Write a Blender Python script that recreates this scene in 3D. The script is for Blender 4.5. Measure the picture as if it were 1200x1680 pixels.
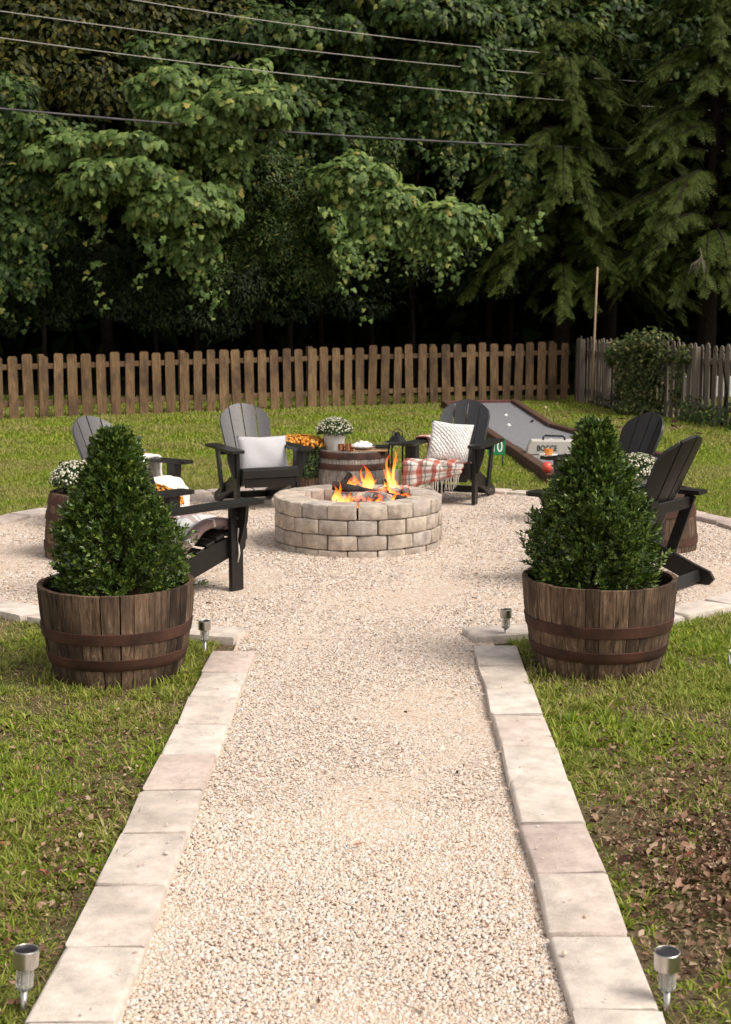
import bpy, bmesh, math, random
import numpy as np
from mathutils import Vector, Matrix, Euler
R = math.radians
random.seed(7)
rng = np.random.RandomState(11)
scene = bpy.context.scene
for o in list(bpy.data.objects): bpy.data.objects.remove(o)

# ---------------------------------------------------------------- camera
PITCH = R(8.39); CH = 1.7
cam = bpy.data.cameras.new('camera'); co = bpy.data.objects.new('camera', cam)
scene.collection.objects.link(co); scene.camera = co
co.location = (0, 0, CH); co.rotation_euler = (R(90) - PITCH, 0, 0)
cam.sensor_fit = 'VERTICAL'; cam.sensor_height = 36; cam.lens = 36 * 2250 / 1680
cam.clip_end = 500; cam.clip_start = 0.05
cam.dof.use_dof = True; cam.dof.focus_distance = 6.3; cam.dof.aperture_fstop = 7.0

# ---------------------------------------------------------------- world, sun, exposure
SUN_EL, SUN_AZ = 52, 118          # azimuth clockwise from +Y: light comes from the right, a little from the camera side
w = bpy.data.worlds.new('World'); scene.world = w; w.use_nodes = True
nt = w.node_tree; bg = nt.nodes['Background']
sky = nt.nodes.new('ShaderNodeTexSky'); sky.sky_type = 'NISHITA'; sky.sun_disc = False
sky.sun_elevation = R(SUN_EL); sky.sun_rotation = R(SUN_AZ); sky.air_density = 1.0; sky.dust_density = 3.0; sky.ozone_density = 1.0
hs = nt.nodes.new('ShaderNodeHueSaturation'); hs.inputs['Saturation'].default_value = 0.25
mx = nt.nodes.new('ShaderNodeMix'); mx.data_type = 'RGBA'; mx.blend_type = 'MULTIPLY'; mx.inputs[0].default_value = 1
mx.inputs[7].default_value = (1.0, 0.945, 0.89, 1)
nt.links.new(sky.outputs[0], hs.inputs['Color']); nt.links.new(hs.outputs[0], mx.inputs[6]); nt.links.new(mx.outputs[2], bg.inputs[0])
bg.inputs[1].default_value = 0.15
sun = bpy.data.lights.new('sun', 'SUN'); so = bpy.data.objects.new('sun', sun); scene.collection.objects.link(so)
sun.energy = 1.75; sun.angle = R(26); sun.color = (1.0, 0.945, 0.86)
sd = Vector((math.sin(R(SUN_AZ)) * math.cos(R(SUN_EL)), math.cos(R(SUN_AZ)) * math.cos(R(SUN_EL)), math.sin(R(SUN_EL))))
so.rotation_euler = sd.to_track_quat('Z', 'Y').to_euler(); so.location = sd * 30
scene.view_settings.view_transform = 'Standard'; scene.view_settings.look = 'None'
scene.view_settings.exposure = 0.58; scene.view_settings.gamma = 1
try: scene.view_settings.use_curve_mapping = False
except Exception: pass
scene.render.engine = 'CYCLES'
scene.cycles.max_bounces = 6; scene.cycles.diffuse_bounces = 3; scene.cycles.glossy_bounces = 2
scene.cycles.transparent_max_bounces = 8; scene.cycles.transmission_bounces = 4
scene.cycles.caustics_reflective = False; scene.cycles.caustics_refractive = False

# ================================================================ helpers
COL = scene.collection
def tag(o, label=None, cat=None, group=None, kind=None):
    if label: o['label'] = label
    if cat: o['category'] = cat
    if group: o['group'] = group
    if kind: o['kind'] = kind
    return o
def link(name, me, mat=None, parent=None):
    o = bpy.data.objects.new(name, me); COL.objects.link(o)
    if mat is not None and me is not None and not me.materials: me.materials.append(mat)
    if parent is not None: o.parent = parent
    return o
def thing(name, label, cat, loc=(0, 0, 0), rz=0.0, sc=1.0, group=None):
    o = bpy.data.objects.new(name, None); COL.objects.link(o)
    o.location = loc; o.rotation_euler = (0, 0, rz); o.scale = (sc, sc, sc); o.empty_display_size = 0.1
    return tag(o, label, cat, group)
def children(o): return [c for c in bpy.data.objects if c.parent == o]
def copy_tree(o, parent=None):
    kids = KIDS.get(o.name)
    c = o.copy(); COL.objects.link(c); c.parent = parent
    for ch in (kids if kids is not None else list(o.children)): copy_tree(ch, c)
    return c
KIDS = {}
def npmesh(name, V, T, mat=None, smooth=False):
    V = np.asarray(V, np.float32).reshape(-1, 3); T = np.asarray(T, np.int32)
    k = T.shape[1]
    me = bpy.data.meshes.new(name)
    me.vertices.add(len(V)); me.vertices.foreach_set('co', V.ravel())
    me.loops.add(T.size); me.loops.foreach_set('vertex_index', T.ravel())
    me.polygons.add(len(T)); me.polygons.foreach_set('loop_start', np.arange(0, T.size, k, dtype=np.int32))
    if smooth: me.polygons.foreach_set('use_smooth', np.ones(len(T), bool))
    me.update(calc_edges=True)
    if mat: me.materials.append(mat)
    return me
class MB:
    def __init__(s): s.v = []; s.f = []
    def add(s, vs, fs):
        n = len(s.v); s.v += [tuple(v) for v in vs]; s.f += [tuple(i + n for i in f) for f in fs]
    def box(s, c, d, rot=None, bev=0.0):
        bm = bmesh.new(); bmesh.ops.create_cube(bm, size=1)
        for v in bm.verts: v.co = Vector((v.co.x * d[0], v.co.y * d[1], v.co.z * d[2]))
        if bev > 0: bmesh.ops.bevel(bm, geom=list(bm.edges), offset=bev, segments=1, affect='EDGES', profile=0.5)
        M = (rot.to_matrix() if rot is not None else Matrix.Identity(3))
        s.add([M @ v.co + Vector(c) for v in bm.verts], [[v.index for v in f.verts] for f in bm.faces]); bm.free()
    def prism(s, poly, a, b, axis='x'):
        n = len(poly)
        def mk(p, t): return {'x': (t, p[0], p[1]), 'y': (p[0], t, p[1]), 'z': (p[0], p[1], t)}[axis]
        vs = [mk(p, a) for p in poly] + [mk(p, b) for p in poly]
        fs = [tuple(range(n))[::-1], tuple(range(n, 2 * n))] + [(i, (i + 1) % n, n + (i + 1) % n, n + i) for i in range(n)]
        s.add(vs, fs)
    def tube(s, pts, r, n=8, cap=True):
        pts = [Vector(p) for p in pts]; rings = []
        rr = r if isinstance(r, (list, tuple)) else [r] * len(pts)
        for i, p in enumerate(pts):
            t = (pts[min(i + 1, len(pts) - 1)] - pts[max(i - 1, 0)]).normalized()
            a = t.cross(Vector((0, 0, 1)) if abs(t.z) < .9 else Vector((1, 0, 0))).normalized(); b = t.cross(a)
            rings.append([p + (a * math.cos(2 * math.pi * k / n) + b * math.sin(2 * math.pi * k / n)) * rr[i] for k in range(n)])
        fs = []
        for i in range(len(pts) - 1):
            for k in range(n): fs.append((i * n + k, i * n + (k + 1) % n, (i + 1) * n + (k + 1) % n, (i + 1) * n + k))
        if cap: fs.append(tuple(range(n))); fs.append(tuple(range((len(pts) - 1) * n, len(pts) * n))[::-1])
        s.add([v for r_ in rings for v in r_], fs)
    def lathe(s, prof, n=24, c=(0, 0, 0), jit=None):
        vs = []; fs = []
        for i, (r, z) in enumerate(prof):
            for k in range(n):
                a = 2 * math.pi * k / n
                vs.append((c[0] + r * math.cos(a), c[1] + r * math.sin(a), c[2] + z))
        for i in range(len(prof) - 1):
            for k in range(n): fs.append((i * n + k, i * n + (k + 1) % n, (i + 1) * n + (k + 1) % n, (i + 1) * n + k))
        if prof[0][0] > 1e-5: fs.append(tuple(range(n))[::-1])
        if prof[-1][0] > 1e-5: fs.append(tuple(range((len(prof) - 1) * n, len(prof) * n)))
        s.add(vs, fs)
    def mesh(s, name, mat=None, smooth=False, fix=True):
        me = bpy.data.meshes.new(name); me.from_pydata(s.v, [], s.f)
        if fix:
            bm = bmesh.new(); bm.from_mesh(me); bmesh.ops.recalc_face_normals(bm, faces=bm.faces); bm.to_mesh(me); bm.free()
        if smooth:
            for p in me.polygons: p.use_smooth = True
        me.update()
        if mat: me.materials.append(mat)
        return me
    def build(s, name, mat=None, parent=None, smooth=False):
        return link(name, s.mesh(name, mat, smooth), None, parent)
def autosmooth(me, ang=35):
    for p in me.polygons: p.use_smooth = True
    try: me.set_sharp_from_angle(angle=R(ang))
    except Exception: pass
    return me
def H(v, y):
    b = (v - 840) / 2250; return CH + (-math.sin(PITCH) - b * math.cos(PITCH)) / (math.cos(PITCH) - b * math.sin(PITCH)) * y
def at(u, v, y):      # the world point at distance y north of the camera seen at photo position u, v
    b = (v - 840) / 2250; dy = math.cos(PITCH) - b * math.sin(PITCH)
    return Vector(((u - 600) / 2250 * y / dy, y, H(v, y)))

# smooth value noise for masks
_ph = rng.rand(10, 4)
def noise2(x, y, s=1.0):
    x = np.asarray(x) * s; y = np.asarray(y) * s; r = 0
    for i in range(10):
        a = _ph[i, 0] * 6.28; k = 0.7 + 2.6 * _ph[i, 1]
        r = r + np.sin(k * (x * math.cos(a) + y * math.sin(a)) + _ph[i, 2] * 6.28) * (1 / (0.6 + k * .5))
    return r / 4.2

# ================================================================ materials
def ramp(nt, fac, cols, interp='LINEAR'):
    r = nt.nodes.new('ShaderNodeValToRGB'); r.color_ramp.interpolation = interp
    el = r.color_ramp.elements
    while len(el) < len(cols): el.new(0.5)
    for e, (p, c) in zip(el, cols): e.position = p; e.color = (*c, 1)
    nt.links.new(fac, r.inputs[0]); return r.outputs[0]
def noise(nt, scale, detail=4, rough=.6, vec=None, stretch=None, dist=0, coord='Object'):
    tc = nt.nodes.new('ShaderNodeTexCoord'); src = tc.outputs[coord] if vec is None else vec
    if stretch:
        mp = nt.nodes.new('ShaderNodeMapping'); mp.inputs['Scale'].default_value = stretch; nt.links.new(src, mp.inputs[0]); src = mp.outputs[0]
    n = nt.nodes.new('ShaderNodeTexNoise'); n.inputs['Scale'].default_value = scale; n.inputs['Detail'].default_value = detail
    n.inputs['Roughness'].default_value = rough; n.inputs['Distortion'].default_value = dist
    nt.links.new(src, n.inputs['Vector']); return n.outputs[0]
def mixc(nt, a, b, f, mode='MIX'):
    m = nt.nodes.new('ShaderNodeMix'); m.data_type = 'RGBA'; m.blend_type = mode
    for s, i in ((f, 0), (a, 6), (b, 7)):
        if isinstance(s, (int, float)): m.inputs[i].default_value = s
        elif isinstance(s, tuple): m.inputs[i].default_value = (*s, 1)
        else: nt.links.new(s, m.inputs[i])
    return m.outputs[2]
def math_(nt, op, a, b=0.0, c=None):
    m = nt.nodes.new('ShaderNodeMath'); m.operation = op
    for i, s in enumerate([a, b] + ([c] if c is not None else [])):
        if isinstance(s, (int, float)): m.inputs[i].default_value = s
        else: nt.links.new(s, m.inputs[i])
    return m.outputs[0]
def newmat(name, rough=.7, spec=.3, metal=0):
    m = bpy.data.materials.new(name); m.use_nodes = True; nt = m.node_tree
    b = nt.nodes['Principled BSDF']; b.inputs['Roughness'].default_value = rough
    b.inputs['Specular IOR Level'].default_value = spec; b.inputs['Metallic'].default_value = metal
    return m, nt, b
def bump(nt, b, h, strength=.3, dist=.01):
    bp = nt.nodes.new('ShaderNodeBump'); bp.inputs['Strength'].default_value = strength; bp.inputs['Distance'].default_value = dist
    nt.links.new(h, bp.inputs['Height']); nt.links.new(bp.outputs[0], b.inputs['Normal'])
def simple(name, c1, c2, scale=12, rough=.7, spec=.3, metal=0, bs=.15, bd=.004, stretch=None, objvar=0.0, detail=5):
    m, nt, b = newmat(name, rough, spec, metal)
    n = noise(nt, scale, detail, .6, stretch=stretch)
    c = ramp(nt, n, [(.3, c1), (.7, c2)])
    if objvar:
        oi = nt.nodes.new('ShaderNodeObjectInfo')
        v = math_(nt, 'MULTIPLY_ADD', oi.outputs['Random'], objvar * 2, 1 - objvar)
        hsv = nt.nodes.new('ShaderNodeHueSaturation'); nt.links.new(v, hsv.inputs['Value']); nt.links.new(c, hsv.inputs['Color']); c = hsv.outputs[0]
    nt.links.new(c, b.inputs['Base Color'])
    if bs: bump(nt, b, n, bs, bd)
    return m
def island_mat(name, cols, rough=.6, spec=.3, trans=0.0, patch=None, pscale=.6):
    m, nt, b = newmat(name, rough, spec)
    g = nt.nodes.new('ShaderNodeNewGeometry')
    c = ramp(nt, g.outputs['Random Per Island'], cols)
    if patch:
        n = noise(nt, pscale, 3, .6)
        f = ramp(nt, n, [(.42, (0, 0, 0)), (.62, (1, 1, 1))])
        c = mixc(nt, c, ramp(nt, g.outputs['Random Per Island'], patch), f)
    nt.links.new(c, b.inputs['Base Color'])
    if trans:
        t = nt.nodes.new('ShaderNodeBsdfTranslucent'); nt.links.new(c, t.inputs[0])
        mx = nt.nodes.new('ShaderNodeMixShader'); mx.inputs[0].default_value = trans
        nt.links.new(b.outputs[0], mx.inputs[1]); nt.links.new(t.outputs[0], mx.inputs[2])
        nt.links.new(mx.outputs[0], nt.nodes['Material Output'].inputs['Surface'])
    return m
def wood(name, cols, grain=(9, 9, .7), rough=.8, scale=6, objvar=.32, bs=.4, stain=None):
    m, nt, b = newmat(name, rough, .2)
    oi = nt.nodes.new('ShaderNodeObjectInfo')
    tc = nt.nodes.new('ShaderNodeTexCoord'); ad = nt.nodes.new('ShaderNodeVectorMath'); ad.operation = 'ADD'
    cb = nt.nodes.new('ShaderNodeCombineXYZ'); rr = math_(nt, 'MULTIPLY', oi.outputs['Random'], 37.0)
    nt.links.new(rr, cb.inputs[0]); nt.links.new(rr, cb.inputs[1]); nt.links.new(rr, cb.inputs[2])
    nt.links.new(tc.outputs['Object'], ad.inputs[0]); nt.links.new(cb.outputs[0], ad.inputs[1])
    n = noise(nt, scale, 6, .65, vec=ad.outputs[0], stretch=grain, dist=.4)
    c = ramp(nt, n, cols)
    n2 = noise(nt, 2.5, 4, .6, vec=ad.outputs[0], stretch=(1.2, 1.2, .8))
    if stain: c = mixc(nt, c, stain, ramp(nt, n2, [(.45, (0, 0, 0)), (.68, (1, 1, 1))]))
    hsv = nt.nodes.new('ShaderNodeHueSaturation')
    nt.links.new(math_(nt, 'MULTIPLY_ADD', oi.outputs['Random'], objvar * 2, 1 - objvar), hsv.inputs['Value'])
    nt.links.new(c, hsv.inputs['Color']); nt.links.new(hsv.outputs[0], b.inputs['Base Color'])
    bump(nt, b, n, bs, .004)
    return m

M = {}
# gravel ground between and under the loose pebbles
m, nt, b = newmat('gravel_ground', .85, .25)
tc = nt.nodes.new('ShaderNodeTexCoord')
vo = nt.nodes.new('ShaderNodeTexVoronoi'); vo.inputs['Scale'].default_value = 85; nt.links.new(tc.outputs['Object'], vo.inputs['Vector'])
sp = nt.nodes.new('ShaderNodeSeparateColor'); nt.links.new(vo.outputs['Color'], sp.inputs[0])
PEB = [(0, (.34, .24, .17)), (.05, (.53, .40, .30)), (.26, (.62, .50, .405)), (.50, (.66, .57, .485)), (.68, (.63, .46, .34)), (.80, (.60, .555, .52)), (.90, (.74, .69, .63)), (1, (.46, .39, .35))]
c = ramp(nt, sp.outputs[0], PEB)
ln = noise(nt, 1.3, 4, .6)
c = mixc(nt, c, (.60, .46, .34), ramp(nt, ln, [(.35, (0, 0, 0)), (.75, (.5, .5, .5))]))
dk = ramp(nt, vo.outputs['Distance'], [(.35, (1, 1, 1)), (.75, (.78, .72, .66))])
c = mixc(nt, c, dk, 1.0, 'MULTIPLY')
nt.links.new(c, b.inputs['Base Color'])
bump(nt, b, math_(nt, 'SUBTRACT', 1.0, vo.outputs['Distance']), .7, .006)
M['gravel'] = m
M['pebble'] = island_mat('pebble', PEB, .6, .35)
# soil and thatch under the grass
m, nt, b = newmat('lawn_soil', .95, .1)
n1 = noise(nt, 1.1, 5, .6); n2 = noise(nt, 40, 5, .7)
c = ramp(nt, n2, [(.3, (.05, .034, .022)), (.5, (.12, .082, .054)), (.7, (.23, .165, .115))])
g = ramp(nt, n2, [(.3, (.06, .075, .014)), (.7, (.17, .20, .045))])
c = mixc(nt, c, g, ramp(nt, n1, [(.40, (.05, .05, .05)), (.62, (.8, .8, .8))]))
nt.links.new(c, b.inputs['Base Color']); bump(nt, b, n2, .8, .02); M['lawn'] = m
GR = [(0, (.10, .17, .012)), (.35, (.18, .27, .018)), (.7, (.29, .36, .030)), (.9, (.40, .41, .06)), (1, (.46, .39, .16))]
GRY = [(0, (.17, .20, .03)), (.5, (.30, .31, .06)), (.8, (.38, .33, .12)), (1, (.46, .38, .19))]
M['grass'] = island_mat('grass_blade', GR, .55, .25, .35, patch=GRY, pscale=.9)
M['dry'] = island_mat('dry_grass', [(0, (.20, .13, .06)), (.5, (.34, .25, .12)), (1, (.46, .37, .20))], .8, .15, .1)
M['litter'] = island_mat('fallen_leaf', [(0, (.05, .028, .02)), (.35, (.13, .068, .042)), (.6, (.22, .125, .08)), (.82, (.32, .215, .14)), (.95, (.42, .32, .22)), (1, (.26, .08, .05))], .8, .12)
CURL = ([(0, 0, 0), (-.30, .35, .22), (-.2, .75, .30), (0, .4, .02), (.32, .42, .16), (.12, .8, .02), (0, 1.05, .24)], [(0, 3, 1), (1, 3, 2), (2, 3, 5), (2, 5, 6), (0, 4, 3), (3, 4, 5)])
# pavers
def stone(name, cols, sc=9, objv=.08, spots=(.30, .22, .17), spotf=.35, bs=.35):
    m, nt, b = newmat(name, .85, .2)
    oi = nt.nodes.new('ShaderNodeObjectInfo'); tc = nt.nodes.new('ShaderNodeTexCoord')
    ad = nt.nodes.new('ShaderNodeVectorMath'); ad.operation = 'ADD'; cb = nt.nodes.new('ShaderNodeCombineXYZ')
    rr = math_(nt, 'MULTIPLY', oi.outputs['Random'], 53.0)
    for i in range(3): nt.links.new(rr, cb.inputs[i])
    nt.links.new(tc.outputs['Object'], ad.inputs[0]); nt.links.new(cb.outputs[0], ad.inputs[1])
    base = ramp(nt, oi.outputs['Random'], cols)
    n = noise(nt, sc, 6, .7, vec=ad.outputs[0]); fine = noise(nt, 160, 3, .7, vec=ad.outputs[0])
    big = noise(nt, 3.2, 4, .6, vec=ad.outputs[0])
    v = ramp(nt, n, [(.3, (1 - objv * 2,) * 3), (.7, (1 + objv * 2,) * 3)])
    c = mixc(nt, base, v, 1.0, 'MULTIPLY')
    c = mixc(nt, c, spots, ramp(nt, big, [(.5, (0, 0, 0)), (.75, (spotf,) * 3)]))
    c = mixc(nt, c, spots, ramp(nt, fine, [(.64, (0, 0, 0)), (.74, (.7, .7, .7))]))
    nt.links.new(c, b.inputs['Base Color'])
    h = math_(nt, 'ADD', math_(nt, 'MULTIPLY', n, 1.0), math_(nt, 'MULTIPLY', fine, .5)); bump(nt, b, h, bs, .006)
    return m
M['paver'] = stone('paver', [(0, (.56, .48, .41)), (.3, (.60, .53, .465)), (.6, (.56, .48, .415)), (.8, (.53, .43, .37)), (.93, (.44, .36, .32)), (1, (.57, .515, .46))], 11, .13, (.30, .24, .20), spotf=.5, bs=.7)
M['block'] = stone('ring_block', [(0, (.42, .35, .285)), (.35, (.49, .42, .345)), (.6, (.36, .31, .265)), (.8, (.50, .41, .335)), (1, (.41, .36, .32))], 14, .2, (.20, .16, .13), .6, .9)
M['fence'] = wood('fence_board', [(.25, (.045, .027, .014)), (.5, (.155, .095, .048)), (.75, (.28, .185, .10))], (14, 14, 1.0), .85, 5, .2, .5, stain=(.065, .04, .026))
M['fence_grey'] = wood('grey_fence_board', [(.25, (.07, .056, .044)), (.5, (.15, .125, .098)), (.75, (.24, .20, .165))], (14, 14, 1.0), .9, 5, .2, .5)
M['stave'] = wood('barrel_stave', [(.28, (.020, .013, .009)), (.42, (.075, .046, .029)), (.58, (.145, .094, .060)), (.80, (.34, .25, .18))], (11, 11, 1.1), .85, 6, .42, .8, stain=(.032, .021, .015))
M['stave_grey'] = wood('silvered_stave', [(.28, (.06, .048, .04)), (.42, (.17, .14, .12)), (.58, (.30, .26, .23)), (.78, (.46, .41, .37))], (13, 13, .9), .85, 6, .3, .8)
M['stave_in'] = simple('charred_wood', (.012, .009, .007), (.05, .035, .025), 20, .95, .1)
M['hoop'] = simple('rusty_hoop', (.022, .014, .011), (.10, .042, .027), 6, .75, .3, .2, .5, .003, detail=8)
M['soil'] = simple('potting_soil', (.03, .016, .01), (.13, .06, .035), 60, .95, .1, bs=1, bd=.02)
M['timber'] = wood('court_timber', [(.25, (.035, .018, .013)), (.5, (.085, .045, .032)), (.8, (.15, .09, .065))], (6, 1, 6), .85, 5, .15, .5)
M['timber_red'] = wood('red_timber', [(.25, (.075, .028, .022)), (.5, (.125, .05, .04)), (.8, (.17, .08, .065))], (1, 6, 6), .85, 5, .1, .4)
M['court'] = simple('crushed_stone', (.11, .112, .125), (.28, .275, .285), 40, .95, .1, bs=.8, bd=.01, detail=8)
M['chair'] = simple('dark_chair_board', (.008, .007, .0065), (.016, .014, .0125), 30, .42, .35, bs=.06, bd=.002, stretch=(6, 1, 1), objvar=.15)
M['chair_sheen'] = simple('sky_sheen_chair_board', (.075, .07, .071), (.10, .094, .093), 30, .45, .5, bs=.06, bd=.002, objvar=.1)  # sky sheen on the dark boards, put into the colour
M['chair_faint_sheen'] = simple('faint_sheen_chair_board', (.028, .028, .031), (.045, .044, .048), 30, .42, .5, bs=.06, bd=.002, objvar=.25)  # weaker sky sheen on the same boards, also in the colour
M['bolt'] = simple('bolt_steel', (.6, .6, .6), (.75, .75, .75), 9, .3, .5, 1, 0)
def fabric(name, c1, c2, kind='noise', scale=90, rough=.95):
    m, nt, b = newmat(name, rough, .1); tc = nt.nodes.new('ShaderNodeTexCoord')
    n = noise(nt, scale, 4, .7)
    if kind == 'knit':
        v = nt.nodes.new('ShaderNodeTexVoronoi'); v.inputs['Scale'].default_value = scale; nt.links.new(tc.outputs['Object'], v.inputs['Vector']); n = v.outputs['Distance']
    if kind == 'cable':
        wv = nt.nodes.new('ShaderNodeTexWave'); wv.wave_type = 'BANDS'; wv.bands_direction = 'DIAGONAL'; wv.inputs['Scale'].default_value = 16; wv.inputs['Distortion'].default_value = 3; wv.inputs['Detail Scale'].default_value = 3
        wv.inputs['Detail'].default_value = 1; nt.links.new(tc.outputs['Object'], wv.inputs['Vector']); n = wv.outputs[1]
    nt.links.new(ramp(nt, n, [(.2, c1), (.7, c2)]), b.inputs['Base Color']); bump(nt, b, n, .8, .012); return m
M['pillow_grey'] = fabric('grey_woven_cloth', (.43, .425, .44), (.60, .59, .60), 'noise', 120)
M['pillow_white'] = fabric('cream_cable_knit', (.76, .735, .69), (.84, .82, .78), 'cable')
M['throw_white'] = fabric('white_fleece', (.72, .69, .64), (.86, .83, .79), 'noise', 60)
m, nt, b = newmat('plaid_wool', .95, .1)
uv = nt.nodes.new('ShaderNodeUVMap'); sx = nt.nodes.new('ShaderNodeSeparateXYZ'); nt.links.new(uv.outputs[0], sx.inputs[0])
def bands(s, per, w, off=0.0):
    per = per * 2.1
    f = math_(nt, 'FRACT', math_(nt, 'ADD', math_(nt, 'MULTIPLY', s, per), off)); return math_(nt, 'LESS_THAN', f, w)
c = mixc(nt, (.74, .68, .61), (.42, .05, .03), math_(nt, 'MULTIPLY', bands(sx.outputs[0], 3.2, .34), .75))
c = mixc(nt, c, (.40, .055, .03), math_(nt, 'MULTIPLY', bands(sx.outputs[1], 3.2, .34, .2), .62))
c = mixc(nt, c, (.12, .11, .11), math_(nt, 'MULTIPLY', bands(sx.outputs[0], 3.2, .10, .5), .6))
c = mixc(nt, c, (.12, .11, .11), math_(nt, 'MULTIPLY', bands(sx.outputs[1], 3.2, .10, .62), .6))
nt.links.new(c, b.inputs['Base Color']); bump(nt, b, noise(nt, 130, 4, .7), .6, .006); M['plaid'] = m
m, nt, b = newmat('grey_plaid_wool', .95, .1)
uv = nt.nodes.new('ShaderNodeUVMap'); sx = nt.nodes.new('ShaderNodeSeparateXYZ'); nt.links.new(uv.outputs[0], sx.inputs[0])
c = mixc(nt, (.58, .57, .57), (.17, .05, .04), math_(nt, 'MULTIPLY', bands(sx.outputs[0], 1.6, .30, .1), .7))
c = mixc(nt, c, (.28, .17, .14), math_(nt, 'MULTIPLY', bands(sx.outputs[1], 1.6, .24), .6))
c = mixc(nt, c, (.75, .74, .72), math_(nt, 'MULTIPLY', bands(sx.outputs[1], 2.1, .08, .5), .7))
nt.links.new(c, b.inputs['Base Color']); bump(nt, b, noise(nt, 130, 4, .7), .6, .006); M['plaid_grey'] = m
M['fringe'] = simple('cream_yarn', (.55, .48, .40), (.74, .68, .60), 40, .95, .1)
M['ceramic'] = simple('white_ceramic', (.74, .72, .68), (.82, .80, .76), 5, .5, .4, bs=.05)
M['cream_pot'] = simple('whitewashed_pot', (.55, .52, .47), (.76, .73, .68), 18, .8, .2, bs=.3)
M['copper'] = simple('hammered_copper', (.70, .28, .16), (.90, .45, .28), 40, .22, .5, 1, .5, .004)
M['black_metal'] = simple('black_metal', (.010, .010, .010), (.022, .021, .02), 20, .4, .5, .3, .1)
M['steel'] = simple('brushed_steel', (.42, .40, .37), (.62, .59, .55), 30, .33, .5, 1, .1, .001, stretch=(1, 1, .2))
M['dark_cell'] = simple('solar_cell', (.010, .009, .012), (.03, .024, .03), 8, .25, .5, 0, 0)
m, nt, b = newmat('clear_plastic', .12, .5); b.inputs['Base Color'].default_value = (.85, .85, .80, 1); b.inputs['Transmission Weight'].default_value = .75; M['clear'] = m
M['board'] = simple('serving_board', (.32, .18, .09), (.50, .30, .16), 12, .6, .3)
M['mallow'] = simple('marshmallow', (.84, .83, .82), (.88, .87, .86), 10, .8, .2)
M['wax'] = simple('candle_wax', (.80, .74, .62), (.85, .80, .70), 6, .5, .4)
M['case'] = simple('cream_canvas', (.44, .41, .36), (.54, .51, .45), 50, .85, .2, bs=.2)
M['black'] = simple('black_webbing', (.012, .012, .012), (.025, .025, .025), 30, .8, .2)
M['red_ball'] = simple('red_ball', (.62, .06, .04), (.70, .10, .07), 6, .3, .5)
M['green_sign'] = simple('green_sign', (.010, .16, .06), (.016, .21, .08), 6, .5, .4, bs=.05)
M['white_paint'] = simple('white_paint', (.76, .75, .72), (.82, .81, .78), 10, .5, .4, bs=.1)
M['amber'] = simple('amber_glaze', (.60, .20, .03), (.75, .30, .06), 12, .3, .5)
M['pole_wood'] = simple('pale_bamboo', (.34, .23, .15), (.46, .34, .22), 20, .7, .3)
M['wire'] = simple('pale_wire', (.34, .31, .28), (.44, .41, .37), 20, .6, .3)
M['wire_dark'] = simple('dark_cable', (.045, .042, .045), (.12, .11, .12), 3, .6, .3)
M['bark'] = simple('bark', (.010, .008, .006), (.030, .023, .018), 14, .9, .1, bs=1, bd=.03, stretch=(3, 3, .6))
M['twig'] = simple('dead_twig', (.20, .17, .14), (.32, .28, .23), 14, .9, .1)
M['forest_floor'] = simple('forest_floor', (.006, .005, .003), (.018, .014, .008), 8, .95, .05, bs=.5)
def leafmat(n, cols, rough=.5, tr=.25, sp=.18): return island_mat(n, cols, rough, sp, tr)
M['vine_light'] = leafmat('vine_leaf', [(0, (.034, .062, .012)), (.45, (.078, .128, .028)), (.8, (.140, .200, .055)), (.97, (.21, .26, .065)), (1, (.28, .21, .05))], .5, .12)
M['vine_mid'] = leafmat('vine_leaf_dark', [(0, (.012, .026, .005)), (.5, (.034, .064, .012)), (.88, (.084, .126, .030)), (1, (.18, .17, .04))], .5, .12)
M['vine_dim'] = leafmat('ivy_leaf', [(0, (.020, .032, .008)), (.6, (.052, .070, .016)), (.88, (.11, .13, .035)), (1, (.26, .22, .09))], .5, .15)
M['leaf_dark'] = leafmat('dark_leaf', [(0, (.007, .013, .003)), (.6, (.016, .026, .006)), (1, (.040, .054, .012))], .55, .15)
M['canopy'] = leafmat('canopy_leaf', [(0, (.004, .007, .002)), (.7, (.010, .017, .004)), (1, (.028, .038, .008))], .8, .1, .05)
M['leaf_olive'] = leafmat('olive_leaf', [(0, (.014, .020, .003)), (.6, (.038, .048, .007)), (1, (.13, .11, .02))], .5, .2)
M['hemlock'] = leafmat('hemlock_needle', [(0, (.010, .022, .003)), (.45, (.036, .060, .008)), (.8, (.095, .130, .018)), (1, (.17, .16, .03))], .6, .12)
M['boxwood'] = leafmat('boxwood_leaf', [(0, (.016, .036, .006)), (.45, (.042, .080, .011)), (.78, (.095, .150, .020)), (1, (.20, .26, .045))], .38, .12, .5)
M['mum_leaf'] = leafmat('mum_leaf', [(0, (.03, .055, .02)), (1, (.085, .13, .05))], .6, .15)
M['mum_white'] = leafmat('white_bud', [(0, (.50, .50, .32)), (.6, (.70, .66, .50)), (1, (.80, .76, .66))], .7, .1)
M['mum_orange'] = leafmat('orange_petal', [(0, (.55, .17, .02)), (.6, (.72, .30, .04)), (1, (.80, .48, .12))], .7, .1)

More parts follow.
